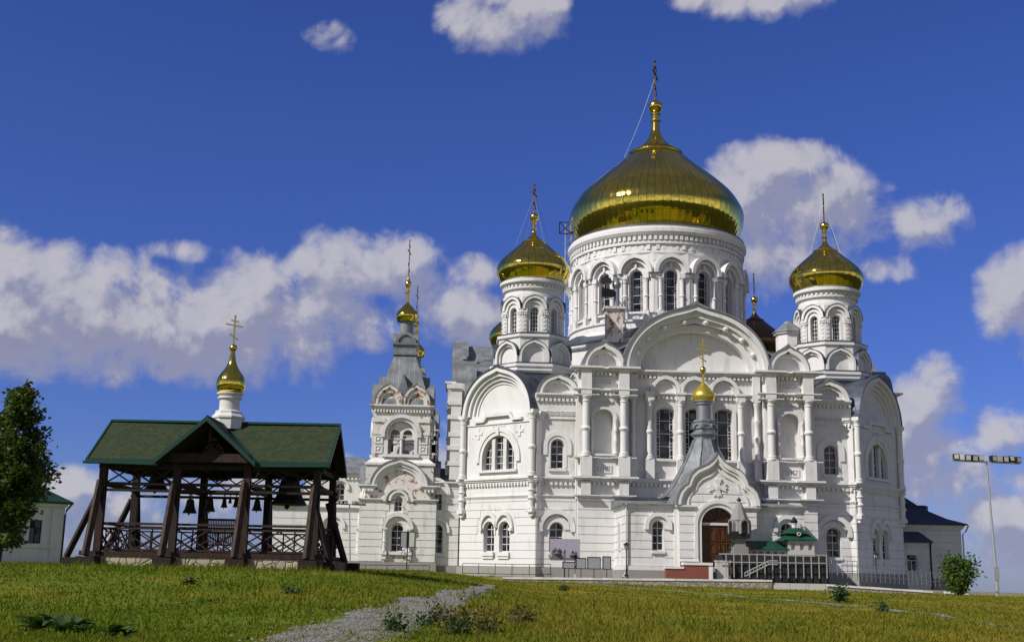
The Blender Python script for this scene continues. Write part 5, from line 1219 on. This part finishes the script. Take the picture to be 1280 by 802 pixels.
z = lambda v: px(1000, v, 104.6).z-DZ; X = lambda u: px(u, 685, 104.6).x-gc.location.x
m = MB(); m.panel([(X(985), 0), (X(1018), 0), (X(1018), z(675)), (X(985), z(675))], 0, .15, [[(X(u), z(687)), (X(u+5), z(687)), (X(u+5), z(679)), (X(u), z(679))] for u in (989, 1000, 1010.5)]); m.box(X(985), X(1018), .2, 2.2, 0, z(675)); m.build('wall', 'pale_stone', gc)
m = MB()
def hip(mb, u0, u1, v0, u2, u3, v1, y0, y1): mb.add([(X(u0), y0, z(v0)), (X(u1), y0, z(v0)), (X(u1), y1, z(v0)), (X(u0), y1, z(v0)), (X(u2), y0+.7, z(v1)), (X(u3), y0+.7, z(v1)), (X(u3), y1-.7, z(v1)), (X(u2), y1-.7, z(v1))], [(0, 1, 5, 4), (1, 2, 6, 5), (2, 3, 7, 6), (3, 0, 4, 7), (4, 5, 6, 7), (0, 3, 2, 1)])
hip(m, 980, 1022, 674.5, 987, 1013, 667, -.3, 2.5); hip(m, 982.5, 1013, 666.5, 992, 1004, 659, 0, 2.2); m.add([(X(973), -.2, z(676)), (X(984), -.2, z(676)), (X(984), 2, z(676)), (X(973), 2, z(676)), (X(984), .5, z(668))], [(0, 1, 4), (2, 3, 4), (3, 0, 4), (0, 3, 2, 1)]); m.build('roof', 'green_roof_metal', gc)
m = MB(); m.lathe([(.2, z(661)), (.2, z(654)), (.26, z(653.5)), (.26, z(653))], X(997), 1.0, 16); q = m.build('cupola', 'frame_white', gc)
m = MB(); m.lathe([(.24, z(653)), (.33, z(650.5)), (.2, z(648)), (.03, z(644.5))], X(997), 1.0, 16); m.build('onion', 'black_metal', q)
m = MB(); m.M = T(X(999), -.06, z(667)) @ Matrix.Rotation(PI/2, 4, 'X'); m.lathe([(.16, -.3), (.16, .05), (.11, .05), (.11, -.3)], seg=18, cap=False); m.M = Matrix(); m.build('medallion', 'frame_white', gc)
# street lamps
LMP = None
def lamp(u, v, vt, Y, label):
    p = px(u, v, Y); h = px(u, vt, Y).z-p.z; t = thing('street_lamp', label, 'lamp', p, 0, 'black lantern lamp posts')
    m = MB(); m.lathe([(.16, 0), (.16, .12), (.1, .2), (.075, .5), (.09, .55), (.05, .62), (.045, h*.72), (.07, h*.73), (.04, h*.76), (.12, h*.79)], seg=14); m.build('post', 'black_metal', t)
    m = MB(); m.lathe([(.12, h*.79), (.2, h*.92)], 0, 0, 6, False); o = m.build('lantern', 'lamp_glass', t)
    m = MB()
    for k in range(6): a = k*PI/3; m.tube([(.125*math.cos(a), .125*math.sin(a), h*.785), (.205*math.cos(a), .205*math.sin(a), h*.925)], .02, 4)
    m.lathe([(.28, h*.92), (.24, h*.94), (.1, h*.975), (.04, h*.985), (.05, h*.995), (.01, h)], 0, 0, 6, False); m.build('hood', 'black_metal', o)
lamp(783, 719.5, 677, 103.0, 'black lantern lamp post at the left corner of the entrance porch')
lamp(1096, 727, 689, 106.5, 'black lantern lamp post in front of the shaded right corner block')
# banner with a photograph of the church, and the grey boards beside it
bn = thing('photo_banner', 'banner printed with a purple toned view of the monastery left of the porch', 'banner', px(706, 719, 105))
z = lambda v: px(706, v, 105).z-bn.location.z; X = lambda u: px(u, 690, 105).x-bn.location.x
m = MB(); m.box(X(687.5), X(725), 0, .04, z(698.5), z(673)); m.build('print', 'sky_print', bn)
m = MB(); y = -.012
m.panel([(X(687.5), z(700)), (X(725), z(700)), (X(725), z(697)), (X(718), z(695.5)), (X(712), z(697)), (X(704), z(696)), (X(694), z(697)), (X(687.5), z(695.5))], y, .02)
for (u, w, v0, v1) in ((691.5, 1.6, 697, 689), (694, 1.2, 697, 687), (698.5, 2.6, 697, 688), (701, 1.4, 697, 690), (705.5, 1.2, 697, 689), (715.5, 1.6, 697, 690), (719.5, 1.2, 697, 691), (696.5, 4.5, 697, 692.5), (716.5, 4.5, 697, 694)):
    m.box(X(u-w), X(u+w), y-.002*(u % 3), .02, z(v0), z(v1)); m.lathe([(.02, z(v1)), (w*.07, z(v1)+.04), (w*.07, z(v1)+.1), (.01, z(v1)+.26)], X(u), .005, 10)
m.build('printed_silhouette', 'print_mid', bn)
for u in (706, 719): m = MB(); m.box(-.05, .05, .05, .12, -.2, z(674)); m.build('leg', 'frame_white' if u > 710 else 'black_metal', bn, (X(u), 0, 0))
ib = thing('information_boards', 'row of blank grey boards in a black frame between the banner and the porch', 'notice board', px(745, 719, 104.8))
z = lambda v: px(745, v, 104.8).z-ib.location.z; X = lambda u: px(u, 700, 104.8).x-ib.location.x
for u0, u1, v0, v1 in ((703, 719, 711, 702), (719.5, 733, 711, 697), (734, 751, 711, 695.5), (753, 764, 711, 694.5)):
    m = MB(); m.box(X(u0)+.06, X(u1)-.06, -.01, .03, z(v0)+.06, z(v1)-.06); o = m.build('board', 'panel_grey', ib)
    m = MB(); m.panel([(X(u0), z(v0)), (X(u1), z(v0)), (X(u1), z(v1)), (X(u0), z(v1))], -.03, .05, [[(X(u0)+.07, z(v0)+.07), (X(u1)-.07, z(v0)+.07), (X(u1)-.07, z(v1)-.07), (X(u0)+.07, z(v1)-.07)]])
    m.box(X((u0+u1)/2)-.03, X((u0+u1)/2)+.03, 0, .05, -.2, z(v0)+.01); m.build('frame', 'black_metal', o)
# black rails
def blackrail(pts, n, name, label, hpx=10, mat_='black_metal', rails=(1, .1)):
    P = [px(*p) for p in pts]; t = thing(name, label, 'fence', P[0]); Q = resample(P, n); m = MB(); r = MB(); H = hpx
    for q in Q: a = q-P[0]; m.tube([a, a+Vector((0, 0, H))], .03, 5)
    m.build('posts', mat_, t)
    for f in rails: r.tube([q-P[0]+Vector((0, 0, H*f)) for q in Q], .03, 5)
    r.build('rails', mat_, t)
blackrail([(578, 717, 111), (660, 719, 106.5), (688, 718.5, 106)], 6, 'black_railing', 'thin black railing along the base of the left corner block', .95)
blackrail([(430, 712, 117), (537, 713, 117)], 5, 'black_railing', 'thin black railing at the foot of the bell tower', .5)
blackrail([(1072, 725.5, 105), (1175, 733.5, 108)], 19, 'picket_fence', 'row of thin grey pickets in front of the shaded corner block', 1.35, 'grey_metal', (.88, .35))
blackrail([(1040, 722, 104), (1072, 722, 112)], 6, 'ramp_railing', 'short pale ramp railing right of the terrace', 1.5, 'galvanised', (1, .7, .4))
# notice board on an ornamental pole near the bell tower
sp = px(508, 719, 100); sg = thing('notice_sign', 'black pole with two pale notice boards and iron scrolls before the bell tower', 'sign', sp)
m = MB(); m.tube([(0, 0, -.3), (0, 0, 3.6)], .05, 8); m.build('pole', 'black_metal', sg)
for s, c in ((-1, 'panel_grey'), (1, 'pale_stone')):
    x0, x1 = sorted((s*.04, s*.62)); m = MB(); m.box(x0+.05, x1-.05, -.02, .02, 2.3, 3.5); o = m.build('board', c, sg)
    m = MB(); m.panel([(x0, 2.25), (x1, 2.25), (x1, 3.55), (x0, 3.55)], -.04, .04, [[(x0+.06, 2.31), (x1-.06, 2.31), (x1-.06, 3.49), (x0+.06, 3.49)]]); m.build('frame', 'black_metal', o)
m = MB()
for s in (-1, 1):
    m.tube([(s*(.45*math.sin(t*.35)+.02), 0, 1.25+t*.11) for t in range(10)], .02, 5); m.tube([(s*(.3+.12*math.cos(a*.7)), 0, 1.95+.12*math.sin(a*.7)) for a in range(10)], .018, 5)
m.build('scrolls', 'black_metal', sg)
# floodlight masts
def mast(u, vb, vt, Y, w, n, label, big):
    p = px(u, vb, Y); tp = px(u-(14 if big else 0), vt, Y)-p; t = thing('floodlight_mast', label, 'floodlight mast', p, 0, 'floodlight masts')
    m = MB(); m.tube([(0, 0, -.3), (0, 0, .6), (tp.x*.02, 0, tp.z*.15), (tp.x, 0, tp.z)], [.15, .15, .12, .07] if big else [.06]*4, 10); m.build('pole', 'galvanised', t)
    m = MB(); m.box(-w/2, w/2, -.05, .05, -.06, .06); m.box(-w/2, w/2, .25, .3, -.04, .04); bar = m.build('crossbar', 'galvanised', t, tp); bar.rotation_euler.y = rad(1.6)
    pr = random.Random(3)
    fm = None
    for i in range(n):
        x = -w/2+w*(i+.5)/n
        if abs(x) < w*.045: continue
        s = w/n*.42
        m = MB(); m.box(-s, s, -.3, .12, .04, .5 if big else .28); o = m.build('floodlight', 'black_metal' if pr.random() < .5 else 'galvanised', t, (tp.x+x, 0, tp.z-.0+x*-.028)); o.rotation_euler = (rad(pr.uniform(-20, 10)), 0, rad(pr.uniform(-25, 25)))
        m = MB(); m.box(-s*.85, s*.85, -.315, -.302, .09, .45 if big else .24); m.build('lens', 'lamp_glass', o)
    return t
t = mast(1247, 744, 577, 95, 5.3, 11, 'tall grey floodlight mast with a long row of lamps standing at the far right', True)
m = MB(); m.box(-.14, .14, -.3, -.12, 1.2, 2.2); m.build('switch_box', 'galvanised', t)
mast(437, 712, 630, 105, 2.8, 9, 'thin distant floodlight mast with a short lamp row left of the bell tower', False)
# loudspeakers on the brick pier at the drum, and the lattice mast behind
ls = thing('loudspeaker', 'two dark box loudspeakers on a post in front of the main drum', 'loudspeaker', cl(-6.6, -12.2, 27.85), YAW)
m = MB(); m.tube([(.3, 0, 0), (.3, 0, 3.3)], .3, 10); m.lathe([(.4, 2.2), (.5, 2.5), (.4, 2.8), (.1, 3.1)], .3, 0, 12); m.build('post', 'grey_metal', ls)
for (x, zz_, w, h, r) in ((-.75, 2.9, .55, .38, -15), (-.7, 1.5, .8, .55, 10)):
    m = MB(); m.add([(-w, -.6, -h), (w*.8, -.5, -h*.7), (w*.8, -.5, h*.7), (-w, -.6, h), (-w*.7, .5, -h*.6), (w*.8, .5, -h*.5), (w*.8, .5, h*.5), (-w*.7, .5, h*.6)], [(0, 1, 2, 3), (4, 7, 6, 5), (0, 4, 5, 1), (1, 5, 6, 2), (2, 6, 7, 3), (3, 7, 4, 0)])
    o = m.build('horn', 'black_metal', ls, (x, 0, zz_)); o.rotation_euler.z = rad(r)
m = MB(); m.beam((-1.6, 0, 2.85), (.3, 0, 2.85), .08); m.beam((-.4, 0, 1.6), (.3, 0, 1.6), .08); m.beam((.3, 0, 2.7), (1.7, 0, 2.7), .06); m.build('bracket', 'black_metal', ls)
lp = px(709, 440, 139); lm = thing('lattice_mast', 'thin lattice antenna mast with square top frame, left of the main dome', 'antenna mast', (lp.x, 139, 20))
tz = px(705, 280, 139).z-20; w = .35; m = MB()
for sx in (-1, 1):
    for sy in (-1, 1): m.tube([(sx*w, sy*w, 0), (sx*w, sy*w, tz)], .045, 4)
n = 34
for i in range(n):
    z0, z1 = tz*i/n, tz*(i+1)/n
    for a, b in (((-1, -1), (1, -1)), ((1, -1), (1, 1)), ((1, 1), (-1, 1)), ((-1, 1), (-1, -1))):
        if i % 2: a, b = b, a
        m.tube([(a[0]*w, a[1]*w, z0), (b[0]*w, b[1]*w, z1)], .028, 3)
m.build('lattice', 'galvanised', lm)
m = MB(); z0, z1 = tz-1.3, tz+.1
for q in ((-1.1, z0, .35, z0), (-1.1, z1, .35, z1), (-1.1, z0, -1.1, z1), (.35, z0, .35, z1), (-1.1, z0, .35, z1), (-1.1, z1, .35, z0)): m.beam((q[0], -.4, q[1]), (q[2], -.4, q[3]), .09)
m.build('antenna_frame', 'black_metal', lm)

# ================================================================ TREES AND PLANTS
def leafmat(name, c1, c2):
    def fn(t, b):
        p = geo(t); n = t.noise(p, 1.1, 3); wn = t.n('ShaderNodeTexWhiteNoise', noise_dimensions='3D'); t.put(wn.inputs['Vector'], t.vm('SNAP', p, (.12, .12, .12)))
        c = t.mix(t.m('ADD', t.m('MULTIPLY', n, .6), t.m('MULTIPLY', wn.outputs['Value'], .4)), (*c1, 1), (*c2, 1)); t.put(b.inputs['Base Color'], c)
        b.inputs['Transmission Weight'].default_value = 0
        tr = t.n('ShaderNodeBsdfTranslucent'); t.put(tr.inputs[0], t.mix(1, c, (1.1, 1.3, .4, 1), 'MULTIPLY')); ms = t.n('ShaderNodeMixShader'); ms.inputs[0].default_value = .22
        out = t.t.nodes['Material Output']; t.put(ms.inputs[1], b.outputs[0]); t.put(ms.inputs[2], tr.outputs[0]); t.put(out.inputs[0], ms.outputs[0])
    mat(name, rough=.55, fn=fn, spec=.3)
leafmat('tree_leaf', (.036, .072, .009), (.10, .13, .018)); leafmat('bush_leaf', (.035, .085, .010), (.10, .16, .025)); leafmat('weed_leaf', (.020, .052, .012), (.065, .12, .03)); leafmat('dry_leaf', (.06, .045, .015), (.16, .14, .04))
mat('bark', rough=.9, fn=woodfn((.03, .024, .018), (.09, .075, .06)))
def leaves(cent, size, name, m, parent, flat=.5, aspect=.55):
    cent = np.asarray(cent); n = len(cent); rng = np.random
    d = rng.normal(size=(n, 3)); d[:, 2] *= flat; d /= np.linalg.norm(d, axis=1)[:, None]
    u = rng.normal(size=(n, 3)); s = np.cross(d, u); s /= np.linalg.norm(s, axis=1)[:, None]
    L = size*rng.uniform(.6, 1.35, n)[:, None]; v = np.empty((n, 4, 3))
    v[:, 0] = cent; v[:, 1] = cent+d*L*.5+s*L*aspect*.5; v[:, 2] = cent+d*L; v[:, 3] = cent+d*L*.5-s*L*aspect*.5
    o = mesh_np(name, v.reshape(-1, 3), np.arange(4*n).reshape(-1, 4), m, 4); o.parent = parent; return o
def limb(m, a, d, L, r, n=6, curl=.25):
    p = [Vector(a)]; d = Vector(d).normalized()
    for i in range(n): d = (d+Vector((random.gauss(0, curl*.4), random.gauss(0, curl*.4), random.gauss(.06, curl*.3)))).normalized(); p.append(p[-1]+d*(L/n))
    m.tube(p, [r*(1-.8*i/n) for i in range(n+1)], 6); return p
tp = px(-5, 700, 74); tb_ = float(height(tp.x, 74)); tree = thing('leafy_tree', 'tall dark green leafy tree at the left edge in front of the white house', 'tree', (tp.x, 74, tb_-.1))
random.seed(11); np.random.seed(11)
HT = 10.9-tb_; m = MB(); m.tube([(0, 0, 0), (.1, 0, 2), (-.05, .1, 5), (.35, 0, 8), (.75, 0, HT-.4)], [.3, .24, .17, .09, .02], 10)
cl_pts = []
def crownr(z):
    f = (z-1.3)/(HT-1.3); return 3.7*max(.0, (1-f))**.72*(.30+.70*min(1, f/.36))+.12
for i in range(135):
    z = 1.35+(HT-1.75)*random.random()**1.0; a = random.uniform(0, 2*PI); R = crownr(z)*random.uniform(.62, 1.12)
    x0 = .75*(z/HT)**2; P = limb(m, (x0*.8, 0, max(.8, z-R*.30)), (math.cos(a), math.sin(a), .28), R, .03+.02*R, 6, .22)
    for q, w in ((2, .45), (3, .7), (4, .9), (5, 1.0), (6, .9)):
        k = int(34*w*(.5+R/3)); c = P[q]; sg = .16+.085*R*w
        cl_pts += [(random.gauss(c.x, sg), random.gauss(c.y, sg), random.gauss(c.z, sg*.55)) for _ in range(k)]
for z in np.linspace(HT-2.2, HT+.1, 16):
    s = .08+.28*(HT+.2-z)/2.3; cl_pts += [(random.gauss(.62+.08*(z-HT+2), s), random.gauss(0, s), random.gauss(z, .1)) for _ in range(14)]
m.build('trunk', 'bark', tree); leaves(cl_pts, .29, 'crown', 'tree_leaf', tree, .6, .6)
def bush(name, label, cat, u, v, Y, h, r, n, ls, mt, stems=14, group=None, up=.9):
    p = px(u, v, Y) if Y else ground_at(u, v); t = thing(name, label, cat, (p.x, p.y, p.z if Y else float(height(p.x, p.y))), 0, group); m = MB(); C = []
    for i in range(stems):
        a = random.uniform(0, 2*PI); k = random.uniform(.25, 1); P = limb(m, (random.gauss(0, r*.08), random.gauss(0, r*.08), -.05), (math.cos(a)*r*k, math.sin(a)*r*k, h*up*(1.1-.5*k*k)), math.hypot(r*k, h*(1.05-.45*k*k))*random.uniform(.8, 1.05), .012+.012*h, 7, .18)
        for q in range(2, 8):
            s = .06+.09*r; C += [(random.gauss(P[q].x, s), random.gauss(P[q].y, s), max(.03, random.gauss(P[q].z, s))) for _ in range(int(n/stems/6))]
    m.build('stems', 'bark', t); leaves(C, ls, 'foliage', mt, t, .7, .5); return t
bush('round_bush', 'rounded light green bush in front of the low wall at the right', 'bush', 1197, 743, 96, 3.1, 2.0, 3000, .30, 'bush_leaf', 46)
random.seed(5)
bush('low_shrub', 'small dark green shrub in the grass below the right end of the terrace', 'shrub', 1048, 752, None, .85, .65, 420, .17, 'weed_leaf', 16)
bush('low_shrub', 'very small dark weed clump on the narrow foot path at the right', 'weed', 1104, 765.5, None, .42, .42, 260, .12, 'weed_leaf', 12)
def burdock(u, v, s, label, n=14):
    p = ground_at(u, v); t = thing('broad_leaf_weed', label, 'weed', (p.x, p.y, float(height(p.x, p.y))), 0, 'broad leaved weeds at the lower left'); m = MB()
    for i in range(n):
        a = random.uniform(0, 2*PI); e = random.uniform(.5, 1.35); L = s*random.uniform(.5, 1); w = L*.24; K = 6; vs = []
        for q in range(K+1):
            f = q/K; r = L*f*math.cos(e*(1-.45*f)); z = L*(math.sin(e)*f-.42*f*f); ww = w*math.sin(PI*min(1, .08+f*.95))**.8*(1 if f < 1 else .05)
            for sg in (-1, 0, 1): vs.append((r*math.cos(a)-sg*ww*math.sin(a), r*math.sin(a)+sg*ww*math.cos(a), z+abs(sg)*ww*.35+.03))
        m.add(vs, [(3*q+k, 3*q+k+1, 3*q+k+4, 3*q+k+3) for q in range(K) for k in (0, 1)], True)
    m.build('leaves', 'weed_leaf', t); return t
for u, v, s, n, l in ((46, 790, .62, 16, 'dark broad leaved weed clump at the left end of the row'), (62, 783, .5, 12, 'dark weed with the tallest upright leaves, second clump from the left edge'), (78, 791, .6, 16, 'large pale leaved weed clump in the middle of the row'), (92, 786, .5, 14, 'upright leafy weed right of the large pale clump'), (103, 792, .42, 10, 'small low weed clump at the right end of the main row'), (140, 797, .5, 9, 'lone weed with a big curled pale leaf near the bottom edge'), (158, 796, .38, 8, 'small dark weed beside the lone curled leaf one')): burdock(u, v, s, l, n)
for u, v, h, r, mt, l in ((548, 777, .42, .4, 'dry_leaf', 'dry brown and purple weed at the right edge of the gravel path'), (534, 783, .28, .3, 'weed_leaf', 'dark green weed touching the right edge of the gravel path'), (580, 783, .45, .45, 'dry_leaf', 'yellowish dry weed tuft right of the brown path side weed'), (606, 790, .5, .6, 'dry_leaf', 'low brown dead weed patch near the bottom centre'), (570, 793, .35, .4, 'weed_leaf', 'dark weed clump between path and brown dead patch'), (655, 779, .4, .5, 'dry_leaf', 'brown dry weed in the grass right of the path weeds'), (705, 738, .35, .35, 'weed_leaf', 'tiny dark weed below the photo banner'), (495, 790, .4, .3, 'weed_leaf', 'small dark weed at the bottom right side of the path'), (365, 742, .18, .35, 'weed_leaf', 'flat dark weed in the lawn below the right pavilion bay'), (236, 730, .22, .1, 'dry_leaf', 'single dry brown stalk in the lawn below the pavilion')):
    bush('wild_weed', l, 'weed', u, v, None, h, r, 240, .11, mt, 12, 'wild weeds in the grass')
for u, v, l in ((1152, 757, 'yellow wild flower low in the right grass'),): pass
# taller tufts along the pavilion and low walls, part of the uncountable grass
C = []
def tuft(x, y, n, h):
    for _ in range(n): C.append((x+random.gauss(0, .18), y+random.gauss(0, .1), h*random.uniform(.5, 1.2)))
for i in range(60): tuft(random.uniform(-18.2, -7.6), random.uniform(50.6, 51.1), 9, .3)
for i in range(130): tuft(random.uniform(-1, 40), random.uniform(98.6, 99.6), 6, .22)
for i in range(500): a = random.uniform(-.5, .5); r = 1/random.uniform(1/90, 1/18); tuft(r*math.sin(a), r*math.cos(a), 5, .2)
for i in range(90): tuft(random.uniform(-1.6, 7), random.uniform(28, 50), 8, .45)
v = []
for x, y, h in C:
    z = float(height(x, y))-.02; a = random.uniform(0, PI); w = .010+.0004*y; l = random.gauss(0, .35)*h; v += [(x-w*math.cos(a), y-w*math.sin(a), z), (x+w*math.cos(a), y+w*math.sin(a), z), (x+l, y+l*.5, z+h)]
struct(mesh_np('tall_grass', np.array(v), np.arange(len(v)).reshape(-1, 3), 'grass_blade', 3), 'stuff')
